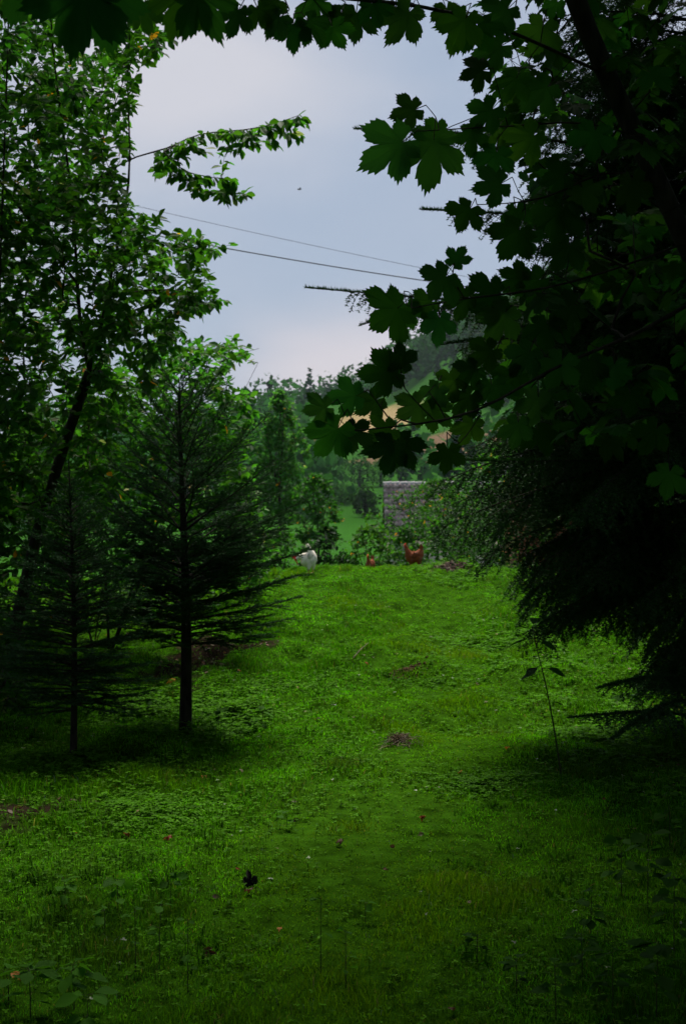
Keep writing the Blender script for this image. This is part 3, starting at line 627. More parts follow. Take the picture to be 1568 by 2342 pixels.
# the big dark spruce on the right
bs = np.array([P(1625, 0, 9.0)[0], 9.0, 0]); bs[2] = ground(bs[0], bs[1])
def edge_len(h):
    py = 1171 - (h + bs[2] - EYE) * FPX / 8.7 + 110
    x = np.interp(py, [-300, 100, 290, 380, 470, 560, 650, 720, 800, 900, 1000, 1050, 1150, 1250, 1330, 1420, 1470, 1560, 1640, 1700], [1250, 1230, 1180, 1200, 1150, 1150, 1130, 1080, 1010, 1100, 1060, 1010, 1000, 1050, 1110, 1200, 1340, 1440, 1500, 1540])
    return (1625 - x) * 8.7 / FPX
def lfb(h, a):
    e = edge_len(h); c = max(0, -math.cos(a)); return (1.25 * (1 - c) + max(e, .4) * c) if h < 5.4 else max(.3, (8.6 - h) * .55)
LONGB = [[(px, py, d) for px, py, d in q] for q in (
    [(1600, 760, 9.0), (1300, 700, 8.6), (1050, 690, 8.2), (860, 672, 8.0), (780, 662, 7.95), (699, 658, 7.9)],
    [(1600, 540, 9.0), (1350, 500, 8.6), (1150, 488, 8.3), (1050, 484, 8.1), (963, 479, 8.0)],
    [(1600, 380, 9.0), (1300, 320, 8.6), (1000, 300, 8.2), (900, 298, 8.1), (810, 295, 8.0)],
    [(1600, 860, 9.0), (1350, 790, 8.6), (1150, 770, 8.3), (1050, 765, 8.1), (1000, 790, 8.0)],
    [(1600, 1085, 9.0), (1400, 1050, 8.5), (1230, 1052, 8.2), (1120, 1062, 8.0), (1062, 1052, 7.9)],
    [(1600, 1640, 9.0), (1500, 1625, 8.2), (1420, 1630, 7.8), (1300, 1642, 7.5)],
    [(1600, 1560, 9.0), (1520, 1545, 8.3), (1440, 1552, 8.0), (1365, 1575, 7.7)], [(1610, 1600, 9.0), (1540, 1600, 8.0), (1460, 1640, 7.4), (1400, 1690, 7.1)],
    [(1600, 800, 9.0), (1300, 760, 8.4), (1150, 735, 8.2), (1090, 740, 8.1)], [(1600, 640, 9.0), (1380, 570, 8.6), (1230, 560, 8.3), (1150, 585, 8.1)], [(1600, 770, 9.0), (1200, 700, 8.3), (950, 672, 8.05), (855, 690, 8.0), (822, 745, 7.95)])]
hb = [.5, .75] + list(np.arange(1.0, 4.6, .125)) + list(np.arange(4.6, 8.5, .28))
spruce("big_spruce", "big dark spruce with hanging boughs filling the right side", bs, 8.8, .13, hb, lfb, lambda h: np.interp(h, [.3, 1, 3, 8], [.02, .10, .10, .3]), lambda h: np.interp(h, [.3, 1.0, 3, 8], [.12, .42, .36, .10]), 64, (.028, .080, .020), nspc=.0058, nlen=.021, nwid=.0085, per=lambda h: 9 if h < 4.6 else 6, twl=.50, hang=.42, twsp=.065, tip=.06, longb=LONGB, cone=.85)
big = [o for o in C.objects if o.name.startswith("big_spruce")][0]
def copy_tree(o, loc, rz, sc, label, group=None):
    c = o.copy(); C.collection.objects.link(c); c.location = loc; c.rotation_euler = (0, 0, rz); c.scale = (sc,) * 3; c["label"] = label
    if group: c["group"] = group
    for ch in o.children: d = ch.copy(); C.collection.objects.link(d); d.parent = c
    return c
GS = "big spruces of the dark wood around the clearing"
big["group"] = GS
for x, y, rz, sc, lb in ((4.3, 10.8, 2.4, 1.05, "dark spruce behind and right of the big spruce"), (3.4, 4.2, 1.3, 1.0, "unseen big spruce added beyond the right edge to darken the lower right"), (5.2, 14.5, 4.0, 1.0, "spruce farther up the right side of the clearing"),
                         (-4.6, 9.0, .4, 1.0, "big spruce beyond the left edge behind the slim tree"), (-3.6, 4.6, 3.3, .95, "unseen big spruce added beyond the left edge near the camera to block light"), (-6.0, 13.5, 5, 1.1, "tall spruce deep in the left wood"),
                         (-2.6, -2.4, 2, 1.05, "unseen big spruce added behind the camera on the left to block light"), (2.4, -2.8, 4, 1.05, "unseen big spruce added behind the camera on the right to block light"), (0.1, -5.2, 1, 1.2, "unseen tallest spruce added straight behind the camera to block light")):
    copy_tree(big, (x, y, float(ground(x, y)) - .03), rz, sc, lb, GS)  # copies behind and close beside the camera are unseen, added to block light

# ------------------------------------------------------------------ the sycamore maple
seed(71)
KEY = [  # junction px, py, radius px, direction of the middle lobe (degrees, 0 = right, 90 = up), depth
 (919,325,112,212,4.5),(991,322,118,262,4.55),(949,250,62,195,4.6),(1010,300,60,200,4.7),(1144,105,74,205,4.8),(814,32,72,262,4.3),(934,28,84,240,4.3),(905,20,60,265,4.4),(1064,42,86,245,4.4),(1090,60,70,290,4.5),
 (195,-20,165,250,2.9),(215,-20,160,290,2.9),(60,-60,120,250,2.9),(430,-25,120,245,3.2),(450,-15,115,300,3.2),(545,25,66,250,3.6),(590,20,60,300,3.7),(640,40,62,225,3.7),(670,58,68,270,3.8),(705,48,62,310,3.8),(760,62,60,290,3.9),(780,30,62,250,4.0),(720,0,70,270,4.0),(620,0,60,270,3.9),(850,10,60,290,4.2),(330,20,60,280,3.6),
 (1019,632,72,225,4.4),(1040,600,50,60,4.45),(909,705,92,212,4.4),(930,700,60,280,4.5),(1004,728,64,268,4.4),(985,690,60,200,4.5),(899,850,88,185,4.3),(915,835,66,95,4.3),(812,905,72,185,4.3),(745,932,62,195,4.2),(772,980,88,235,4.2),(800,985,64,330,4.25),(896,845,60,60,4.4),(860,915,66,220,4.4),(892,982,66,200,4.3),(898,1016,80,255,4.3),(912,1012,72,300,4.35),(1023,1030,66,268,4.4),(957,925,70,215,4.4),(985,935,60,320,4.5),
 (1074,478,66,232,4.6),(1144,420,76,200,4.6),(1179,478,56,270,4.7),(1184,528,84,235,4.6),(1190,540,60,300,4.7),(1284,478,88,250,4.8),(1289,400,62,190,4.8),(1134,350,66,255,4.7),(1079,300,62,265,4.7),(1219,310,84,230,4.8),(1124,250,72,220,4.7),(1104,160,62,190,4.7),(1359,300,76,260,4.9),(1444,415,82,280,4.9),(1300,560,80,240,4.9),
 (1134,675,82,200,4.6),(1069,680,66,190,4.6),(1154,715,82,240,4.6),(1209,805,72,230,4.7),(1284,825,84,250,4.7),(1229,910,74,260,4.7),(1184,968,62,265,4.7),(1124,800,66,210,4.6),(1084,845,62,220,4.6),(1074,905,66,230,4.6),(1124,880,66,280,4.6),(1079,968,60,250,4.6),(1344,825,76,270,4.8),(1404,835,64,265,4.8),(1230,640,70,210,4.8),(1190,640,60,150,4.8),(1440,900,60,270,4.9),(1530,1080,70,255,4.9),(1500,980,70,240,4.9),
 (1180,180,74,240,4.8),(1250,200,80,220,4.9),(1240,60,80,250,4.9),(1160,20,76,220,4.7),(1330,430,70,300,4.9),(1020,20,66,280,4.6),(1310,700,80,220,4.8),(1250,740,70,260,4.8),(1180,860,70,220,4.7),(1040,870,60,210,4.6),(1000,890,56,240,4.5)]
Dm = 5.0
mbase = np.array([2.35, 4.9, float(ground(2.35, 4.9)) - .05])
m_tr = resample([mbase, mbase + [-.25, .05, .9], P(1800, 950, Dm + .2), P(1650, 760, Dm + .1), P(1568, 555, Dm), P(1500, 400, Dm), P(1440, 290, Dm), P(1375, 150, Dm), P(1310, 0, Dm), P(1200, -350, 4.8), P(1000, -900, 4.2)], 30)
sk = [m_tr,
 pl([(1600, 680), (1450, 770, 4.9), (1280, 830, 4.7), (1180, 890, 4.6), (1100, 945, 4.5), (1000, 968, 4.4), (900, 975, 4.3), (812, 985, 4.2)], 5, 14),
 pl([(1520, 440), (1440, 385, 4.9), (1370, 385, 4.9), (1290, 440, 4.8), (1210, 465, 4.7), (1090, 468, 4.6)], 5, 10),
 pl([(1450, 310), (1330, 270, 4.9), (1200, 290, 4.8), (1080, 290, 4.7), (1000, 300, 4.55), (950, 300, 4.5)], 5, 10),
 pl([(1385, 170), (1250, 110, 4.9), (1150, 60, 4.7), (1000, 18, 4.5), (900, 5, 4.3), (760, -5, 4.0), (640, -20, 3.8), (500, -60, 3.4), (350, -90, 3.0), (200, -120, 2.8), (0, -160, 2.7)], 5, 20),
 pl([(1568, 555), (1450, 600, 4.9), (1330, 640, 4.8), (1200, 670, 4.6), (1060, 680, 4.5), (940, 705, 4.4)], 5, 12),
 pl([(1060, 680, 4.5), (1035, 640, 4.45), (1020, 625, 4.4)], 4.5, 4), pl([(1100, 945, 4.5), (1060, 1010, 4.45), (1030, 1030, 4.4)], 4.5, 5), pl([(1000, 968, 4.4), (930, 900, 4.35), (905, 860, 4.3)], 4.4, 5)]
# unseen boughs added over and behind the camera to carry the shading canopy
top = m_tr[-1]
ov = [(-2.2, 2.0, 4.4), (1.0, -1.5, 5.4), (-1.2, -2.0, 5.6), (3.6, .5, 5.2), (-3.0, .0, 4.8), (0.2, 1.4, 3.9), (-.6, 3.0, 4.3), (2.0, 2.2, 4.2), (-1.5, 5.5, 5.6), (1.2, 6.5, 6.4), (3.4, 5.5, 5.4), (-3.2, 3.5, 5.2)]
for t_ in ov: sk.append(resample([m_tr[-6], (m_tr[-6] * .5 + np.array(t_) * .5) + [0, 0, .5], np.array(t_)], 12))
LO = []; LD = []; LN = []; LS = []
tg = []
for (x, y, r, ang, d) in KEY:
    J = P(x, y, d); a = radians(ang); dv = np.array([math.cos(a), RNG.normal(0, .18), math.sin(a)]); R = r * d / FPX
    LO.append(J); LD.append(dv); LN.append(np.array([RNG.normal(0, .22), -1, RNG.normal(0, .22) - .1])); LS.append(R * 1.08)
    tg.append(J - nrm(dv) * R * .45 + [0, .06, .02])
nkey = len(LO)
# filler leaves on the right behind the near ones, and the unseen canopy added overhead for shade
def fill_region(n, fx_):
    k = 0
    while k < n:
        px = RNG.uniform(1080, 2000); py = RNG.uniform(-500, 1000)
        lo = np.interp(py, [-500, 0, 130, 260, 330, 420, 560, 640, 760, 860, 960, 1000], [1050, 1050, 1130, 1090, 1130, 1170, 1240, 1160, 1110, 1110, 1140, 1400])
        if px < lo + 25: continue
        d = RNG.uniform(4.7, 6.6); fx_.append(P(px, py, d)); k += 1
FT = []; fill_region(330, FT)
q = 0
while q < 6200:      # unseen canopy, spread and thickened above the view to shade the near grass
    x, y, z = RNG.uniform(-4.6, 5.0), RNG.uniform(-4.0, 9.6), RNG.uniform(2.9, 8.0)
    if y > .2 and (z - EYE) / y < .385 + (.05 if x < .3 else 0): continue
    if math.hypot(x - .5, (y - 2) * .9) > 6.8: continue
    FT.append(np.array([x, y, z])); q += 1
FT = np.array(FT)
pos, par, tw = grow(sk, np.concatenate([np.array(tg), FT]), .25, .05, .03); rad = tree_wood(pos, par, .0016, 2.5, .075)
root = thing("maple_tree", mbase, "sycamore maple leaning in from the right with broad lobed leaves across the top", "tree")
B = Bag(); wood_mesh(pos, par, rad, B)
for T in tg:   # petioles
    pass
LO = np.array(LO); LD = nrm(np.array(LD)); LN = np.array(LN); LS = np.array(LS)
V, F = tubes(np.stack([np.array(tg), LO], 1), np.full((nkey, 2), .0016), 4); B.add(V, F)
# two to four leaves round every filler twig end
FO = []; FD = []; 
for t_ in FT:
    for k in range(RNG.integers(2, 5)):
        a = RNG.uniform(0, 2 * pi); dv = np.array([math.cos(a), math.sin(a), RNG.uniform(-.9, .1)]); FO.append(t_ + nrm(dv) * RNG.uniform(.05, .12)); FD.append(dv)
FO = np.array(FO); FD = nrm(np.array(FD)); nf = len(FO); FN = np.array([0, 0, 1.]) + RNG.normal(0, .35, (nf, 3)); 
V, F = tubes(np.stack([FO - FD * .09, FO], 1), np.full((nf, 2), .0013), 3); B.add(V, F)
B.build("trunk", M_bark, root, off=mbase, smooth=True)
B = Bag()
AO = np.concatenate([LO, FO]); AD = np.concatenate([LD, FD]); AN = np.concatenate([LN, FN]); AS = np.concatenate([LS, np.where(FO[:, 1] + FO[:, 2] * .0 < 99, RNG.uniform(.075, .13, nf), 0) * np.where((FO[:, 2] - EYE) > .40 * FO[:, 1], 1.35, 1.0)])  # unseen overhead leaves enlarged to deepen the shade below
vis = RNG.integers(0, 10, len(AO))
cm = np.array([.030, .088, .012]) * RNG.uniform(.45, 1.5, (len(AO), 1)) * np.stack([RNG.uniform(.7, 1.4, len(AO)), np.ones(len(AO)), RNG.uniform(.7, 2.2, len(AO))], 1)
for k in range(10):
    s_ = vis == k; V, F = place(MAPLES[k][0], MAPLES[k][1], AO[s_], AD[s_], AN[s_], AS[s_]); B.add(V, F, np.repeat(cm[s_], len(MAPLES[k][0]), axis=0))
B.build("crown", M_maple, root, off=mbase)

# ------------------------------------------------------------------ sapling, small plants
def leafy_plant(name, label, cat, stem, leaves, base, group=None, r=.004, size_mul=1.0, tmpl=None):
    """stem: list of world points; leaves: (fraction along stem, azimuth, elevation, length)"""
    st = resample(stem, 14); root = thing(name, st[0], label, cat, group)
    V, F = tubes(st[None], np.linspace(r, r * .45, 14)[None], 6); B = Bag(); B.add(V, F)
    LB = Bag(); T = tmpl or (tv_cherry * [1.5, 1, 1], tf_cherry)
    for t, az, el, ln in leaves:
        f = t * 13; k = min(int(f), 12); p = st[k] + (st[k + 1] - st[k]) * (f - k); d = np.array([math.cos(az) * math.cos(el), math.sin(az) * math.cos(el), math.sin(el)])
        q = p + d * ln * .25; V, F = tubes(np.array([[p, q]]), np.full((1, 2), r * .3), 4); B.add(V, F)
        V, F = place(T[0], T[1], q[None], (d + [0, 0, -.35])[None], (np.array([0, 0, 1.]) + RNG.normal(0, .3, 3))[None], np.array([ln]))
        LB.add(V, F, np.array(base) * RNG.uniform(.7, 1.3))
    B.build("stem", M_stem, root, off=st[0], smooth=True); LB.build("foliage", M_cover, root, off=st[0])
    return root
M_stem = noise_mat("green_stem", (.02, .03, .008), (.04, .05, .012), 40, .6, 0)
seed(81)
sb = at(1283, 1778); d = sb[1]
leafy_plant("sapling", "thin leaning sapling with a few broad leaves in front of the right slope", "sapling",
            [sb, P(1262, 1640, d), P(1242, 1540, d), P(1222, 1470, d), P(1216, 1432, d)],
            [(.99, 1.2, .7, .10), (.97, 2.6, .5, .09), (.92, pi, -.02, .13), (.9, .1, -.1, .11), (.96, -.8, .3, .08), (.72, .1, -.05, .12), (.70, pi, -.1, .11), (.74, pi + .6, -.2, .10), (.80, -2.2, .3, .05), (.5, .2, 0, .07), (.4, pi - .3, 0, .05)], (.02, .06, .012), r=.006)
def seedling(px, py, h, label, group, size=.06, n=9, base=(.05, .15, .012), lean=0):
    p = at(px, py); s = [p - [0, 0, .01], p + [lean * h * .3, 0, h * .5], p + [lean * h, RNG.normal(0, .02), h]]
    lv = [(RNG.uniform(.35, 1) if k > 2 else .98, RNG.uniform(0, 2 * pi), RNG.uniform(-.1, .5), size * RNG.uniform(.7, 1.2)) for k in range(n)]
    return leafy_plant("weed_plant", label, "plant", s, lv, base, group, r=.0022)
GL = "broad-leaved weeds standing in the near grass"
for a in ((70, 2330, .16, "large bright leafy weed in the lower left corner", .085, 12), (170, 2310, .15, "leafy weed right of the corner weed", .08, 10), (20, 2300, .12, "leafy weed touching the left edge near the bottom", .07, 9), (200, 2370, .12, "leafy weed cut by the bottom edge at left", .07, 8),
          (150, 2080, .12, "leafy weed with pale leaves at left of the near grass", .06, 8), (270, 2085, .13, "leafy weed in the dark hollow of the near grass", .055, 9), (390, 2080, .14, "weed with small leaves left of the black clod", .05, 8), (240, 2150, .11, "low weed below the pale leaved weed", .05, 8),
          (655, 1895, .09, "small round-leaved weed alone in the bright middle grass", .05, 7), (310, 2230, .22, "thin-stemmed weed low on the left", .04, 6), (430, 2270, .24, "taller forked weed near the brown leaf", .04, 7), (365, 2210, .2, "thin weed between the two stemmed weeds", .045, 6),
          (733, 2230, .26, "tall thin stemmed weed near the bottom middle", .035, 7), (790, 2260, .18, "short weed right of the tall thin weed", .04, 6), (835, 2110, .08, "tiny weed with one bright leaf in the bottom middle", .045, 4)):
    seedling(a[0], a[1], a[2], a[3], GL, a[4], a[5])
for a in ((1480, 2080, .30, "large leafy weed in the dark at the right edge", .10, 12), (1420, 2050, .24, "leafy weed with pointed leaves in the right shade", .09, 11), (1350, 2150, .18, "weed in the shade on the lower right", .07, 9), (1500, 2330, .25, "leafy weed in the lower right corner", .10, 12),
          (1400, 2320, .2, "broad weed left of the corner weed at lower right", .09, 10), (1270, 2330, .16, "weed at the bottom right of middle", .07, 9), (1540, 2200, .3, "tall weed at the right edge below the spruce", .09, 12), (1180, 2280, .12, "small weed in the shade near the bottom", .06, 8), (1530, 1950, .3, "weed with pale edge leaves against the spruce shade", .09, 10),
          (1330, 2240, .15, "low weed between the shaded lower right weeds", .07, 9), (1090, 2200, .1, "low weed in the dim grass right of the path", .05, 8)):
    seedling(a[0], a[1], a[2], a[3], "broad-leaved weeds in the shade at the lower right", a[4] * .8, a[5] + 4, (.028, .088, .007))
for a in ((600, 1680, .2, "leafy weed right of the middle spruce trunk", .06, 12), (500, 1690, .2, "leafy weed at the foot of the middle spruce", .06, 12), (350, 1650, .22, "leafy weed left of the middle spruce trunk", .07, 12), (290, 1700, .2, "leafy weed between the two young spruces", .06, 12), (80, 1690, .22, "leafy weed left of the smaller spruce", .06, 12),
          (1500, 1640, .45, "tall leafy weed behind the lowest spruce bough", .1, 12), (1440, 1690, .4, "leafy weed before the big spruce trunk", .09, 12)):
    seedling(a[0], a[1], a[2], a[3], "weeds growing round the tree feet", a[4], a[5], (.05, .15, .01))

# fallen leaves one can count
def fallen(px, py, size, col, label, tilt=.3, tm=None, name="fallen_leaf"):
    p = at(px, py) + [0, 0, .03]; a = RNG.uniform(0, 2 * pi); T = tm or MAPLES[RNG.integers(10)]
    V, F = place(T[0] * [.75, 1, 2.4], T[1], np.zeros((1, 3)), np.array([[math.cos(a), math.sin(a), RNG.uniform(-.2, .2)]]), (np.array([0, -.35, 1.]) + RNG.normal(0, tilt, 3))[None], np.array([size * .85]))
    o = new_mesh(name, V, F, M_litter, None, np.array(col)); o.location = p; tag(o, label, "leaf", "fallen leaves on the ground"); return o
YE, OR, RE, BR, PA = (.55, .26, .012), (.38, .13, .012), (.26, .035, .010), (.10, .045, .02), (.24, .20, .11)
for px, py, s_, c_, lb in ((397, 1562, .075, YE, "large yellow fallen leaf beside the middle spruce trunk"), (466, 1786, .06, OR, "orange curled leaf on the grass below the middle spruce"), (389, 1927, .045, RE, "bright red leaf in the left grass"), (288, 1920, .035, RE, "small dull red leaf left of the bright red leaf"),
        (545, 1541, .03, OR, "small orange leaf on the soil edge"), (470, 2196, .045, BR, "brown curled leaf low left of the middle"), (32, 2246, .04, OR, "orange leaf at the left edge near the bottom"), (836, 1522, .04, RE, "tiny red leaf left of the molehill"), (570, 2052, .05, BR, "dark brown upright leaf below the black clod"),
        (542, 2003, .025, RE, "red scrap of leaf touching the black clod"), (1160, 1720, .035, OR, "orange leaf right of the trodden path"), (968, 1880, .035, RE, "red-brown leaf beside the middle path"), (1052, 1775, .03, OR, "orange leaf on the right half of the path"), (640, 2140, .025, OR, "orange speck of leaf below the bare patch"),
        (550, 1772, .03, PA, "pale dry leaf on the grass near the orange curled leaf"), (780, 1935, .035, BR, "brown leaf in the middle of the path"), (878, 2005, .03, BR, "small brown leaf at the dim end of the path"), (248, 1457, .035, OR, "orange leaf caught in the shade between the young spruces"), (505, 1525, .04, PA, "pale leaf on the bare soil behind the spruce"),
        (680, 1580, .03, PA, "pale dry leaf on the weeds left of the molehill"), (830, 1505, .035, PA, "straw-coloured leaf above the tiny red leaf"), (700, 1635, .025, PA, "pale speck of leaf in the middle left grass"), (1030, 2330, .04, BR, "brown leaf by the bottom edge"), (965, 1922, .03, PA, "white-grey scrap of leaf beside the path")):
    fallen(px, py, s_, c_, lb)
# clods and small heaps
def clod(px, py, w_, h_, label, name, cat, seed_, mat=M_soil, emb=.3):
    seed(seed_); p = at(px, py); n_, m_ = 20, 12; th = np.linspace(0, 2 * pi, n_, endpoint=False); ph = np.linspace(-.5 * pi, .5 * pi, m_)
    TH, PH = np.meshgrid(th, ph); X = np.cos(PH) * np.cos(TH); Y = np.cos(PH) * np.sin(TH); Z = np.sin(PH)
    r = 1 + .45 * (fbm(X * 2.2 + seed_ + Z * 2, Y * 2.2 + Z * 1.7) - .5) * 2 + .15 * RNG.normal(size=X.shape) * np.cos(PH)
    V = np.stack([X * r * w_, Y * r * w_ * .8, Z * r * h_], -1).reshape(-1, 3); V[:n_] = V[:n_].mean(0); V[-n_:] = V[-n_:].mean(0)
    k = np.arange(n_); F = np.concatenate([np.stack([j * n_ + k, j * n_ + (k + 1) % n_, (j + 1) * n_ + (k + 1) % n_, (j + 1) * n_ + k], 1) for j in range(m_ - 1)])
    o = new_mesh(name, V, F, mat, None, None, False); o.location = p + [0, 0, h_ * emb]; tag(o, label, cat); return o
def heap(px, py, w_, h_, n_, label, name, cat, seed_, cols, crumb, dry=False):
    seed(seed_); p = at(px, py); B = Bag(); r = np.abs(RNG.normal(0, .5, n_)); a = RNG.uniform(0, 2 * pi, n_)
    x = p[0] + r * np.cos(a) * w_; y = p[1] + r * np.sin(a) * w_ * 1.1; z = ground(x, y) + h_ * np.exp(-r ** 2 * 2) * RNG.uniform(.2, 1, n_); c = np.array(cols)[RNG.integers(0, len(cols), n_)] * RNG.uniform(.6, 1.3, (n_, 1))
    if dry:
        az = RNG.uniform(0, 2 * pi, n_); d = np.stack([np.cos(az), np.sin(az), RNG.uniform(0, .7, n_)], 1); o_ = np.stack([x, y, z], 1); ln = RNG.uniform(.04, .13, (n_, 1))
        V, F = tubes(np.stack([o_ - d * ln * .5, o_ + [0, 0, .012], o_ + d * ln * .5], 1), np.full((n_, 3), .0018), 3); B.add(V, F, np.repeat(c, 9, axis=0))
    else:
        oc = np.array([[1, 0, 0], [-1, 0, 0], [0, 1, 0], [0, -1, 0], [0, 0, .8], [0, 0, -.8]]); of = np.array([[0, 2, 4], [2, 1, 4], [1, 3, 4], [3, 0, 4], [2, 0, 5], [1, 2, 5], [3, 1, 5], [0, 3, 5]])
        V, F = place(oc, of, np.stack([x, y, z], 1), rnd_unit(n_), rnd_unit(n_), crumb * RNG.uniform(.4, 1.5, n_)); V = V + RNG.normal(0, crumb * .12, V.shape); B.add(V, F, np.repeat(c, 6, axis=0))
    n_r, n_a = 10, 22; rr_, aa_ = np.meshgrid(np.linspace(0, 1.25, n_r), np.arange(n_a) / n_a * 2 * pi, indexing='ij'); wob = 1 + .3 * (fbm(np.cos(aa_) * 1.5 + seed_, np.sin(aa_) * 1.5) - .5)
    mx_, my_ = p[0] + rr_ * np.cos(aa_) * w_ * wob, p[1] + rr_ * np.sin(aa_) * w_ * 1.1 * wob
    mz_ = ground(mx_, my_) - .012 + h_ * .75 * np.exp(-rr_ ** 2 * 2.2) * (.7 + .6 * fbm(mx_ * 22, my_ * 22)); k_ = np.arange(n_a)
    B.add(np.stack([mx_, my_, mz_], -1), np.concatenate([np.stack([j_ * n_a + k_, (j_ + 1) * n_a + k_, (j_ + 1) * n_a + (k_ + 1) % n_a, j_ * n_a + (k_ + 1) % n_a], 1) for j_ in range(n_r - 1)]), np.array(cols[0]) * .6)
    o = B.build(name, M_litter if dry else M_crumb, off=p); o.location = p; tag(o, label, cat); return o
M_crumb = leaf_mat("soil_crumbs", .95, .0, .0)
tv_, tf_ = MAPLES[2]; tv_ = tv_.copy(); tv_[:, 2] = np.abs(tv_[:, 0]) * .55 - .55 * np.maximum(tv_[:, 1] - .35, 0) ** 1.5 + .10 * np.sin(tv_[:, 0] * 11) * np.cos(tv_[:, 1] * 9); tv_[:, 0] *= .62
V, F = place(tv_, tf_, np.zeros((1, 3)), np.array([[-.15, .25, 1.]]), np.array([[.25, -1., .35]]), np.array([.078]))
V = np.concatenate([V, V + [0, .0012, 0]]); F = np.concatenate([F, F[:, ::-1] + len(tv_)])
o = new_mesh("crumpled_leaf", V, F, M_litter, None, np.array([.014, .011, .009])); o.location = at(572, 2030) + [0, 0, .0]; tag(o, "nearly black crumpled leaf standing up in the near grass", "leaf", "fallen leaves on the ground")
SC = [(.055, .032, .020), (.035, .021, .013), (.08, .05, .032)]
heap(925, 1538, .22, .028, 420, "brown crumbly molehill on the bright slope", "molehill", "molehill", 92, SC, .014)
heap(912, 1692, .16, .018, 150, "small heap of dry brown grass in the middle of the slope", "dry_tuft", "grass heap", 93, [(.10, .065, .03), (.16, .11, .05), (.05, .035, .015)], .0, True)
heap(1025, 1293, .42, .035, 420, "flat brown soil heap on top of the weedy mound", "soil_heap", "soil heap", 94, [(.09, .06, .045), (.13, .10, .08), (.05, .035, .025)], .024)
# dry twig lying on the slope
tp_ = [at(808, 1512) + [0, 0, .03], at(822, 1500) + [0, 0, .05], at(842, 1488) + [0, 0, .07]]
V, F = tubes(resample(tp_, 6)[None], np.linspace(.006, .002, 6)[None], 5); o = new_mesh("dry_twig", V - tp_[0], F, M_barkp, None, np.array([.3, .25, .15])); o.location = tp_[0]; tag(o, "pale dry twig lying in the grass up the slope", "twig")

# ------------------------------------------------------------------ poultry
def loft(pts, rad, sides=18, squash=None, m=26):
    """rings round a spine in the x-z plane; rad rows: half thickness across the spine in plane and sideways"""
    pts = np.asarray(pts, float); rad = np.asarray(rad, float); t0 = np.linspace(0, 1, len(pts)); t = np.linspace(0, 1, m)
    def cr(v):
        out = np.interp(t, t0, v); 
        for _ in range(2): out[1:-1] = (out[:-2] + 2 * out[1:-1] + out[2:]) / 4
        return out
    p = np.stack([cr(pts[:, k]) for k in range(3)], 1); ra = cr(rad[:, 0]); rb = cr(rad[:, 1]); d = nrm(np.gradient(p, axis=0)); side = np.array([0, 1., 0])
    u_ = nrm(np.cross(d, side)); a = np.arange(sides) / sides * 2 * pi; ruf = 1 + .05 * RNG.normal(size=(m, sides))
    R = p[:, None] + (ra[:, None] * ruf * np.cos(a))[..., None] * u_[:, None] + (rb[:, None] * ruf * np.sin(a))[..., None] * side
    V = R.reshape(-1, 3); k = np.arange(sides)
    F = np.concatenate([np.stack([j * sides + k, j * sides + (k + 1) % sides, (j + 1) * sides + (k + 1) % sides, (j + 1) * sides + k], 1) for j in range(m - 1)])
    caps = np.array([[0, (j + 1) % sides, j] for j in range(1, sides - 1)]); caps2 = np.array([[0, j, j + 1] for j in range(1, sides - 1)]) + (m - 1) * sides
    return V, F, np.concatenate([caps, caps2])
def feather_tint(V, base, amp):
    return np.array(base) * (1 + amp * (fbm(V[:, 0] * 60 + V[:, 1] * 40, V[:, 2] * 45) - .5)[:, None] * 2)
def comb_mesh(head, d, size, root, mat=None):
    xs = np.linspace(-1, 1, 9); hh = np.array([.25, .7, .45, .95, .6, 1.0, .55, .7, .1]); up = np.array([-d[2], 0, d[0]]) if d[0] > 0 else np.array([d[2], 0, -d[0]])
    Vb = []
    for y_ in (-.004, .004):
        for x_, h_ in zip(xs, hh): Vb += [head + d * x_ * size * .9 + [0, y_, 0], head + d * x_ * size * .9 + up * h_ * size + [0, y_ * .4, 0]]
    n_ = 18; F = [[2 * k, 2 * k + 2, 2 * k + 3, 2 * k + 1] for k in range(8)] + [[n_ + 2 * k, n_ + 2 * k + 1, n_ + 2 * k + 3, n_ + 2 * k + 2] for k in range(8)]
    F += [[2 * k + 1, 2 * k + 3, n_ + 2 * k + 3, n_ + 2 * k + 1] for k in range(8)]
    new_mesh("comb", np.array(Vb), np.array(F), M_comb, root)
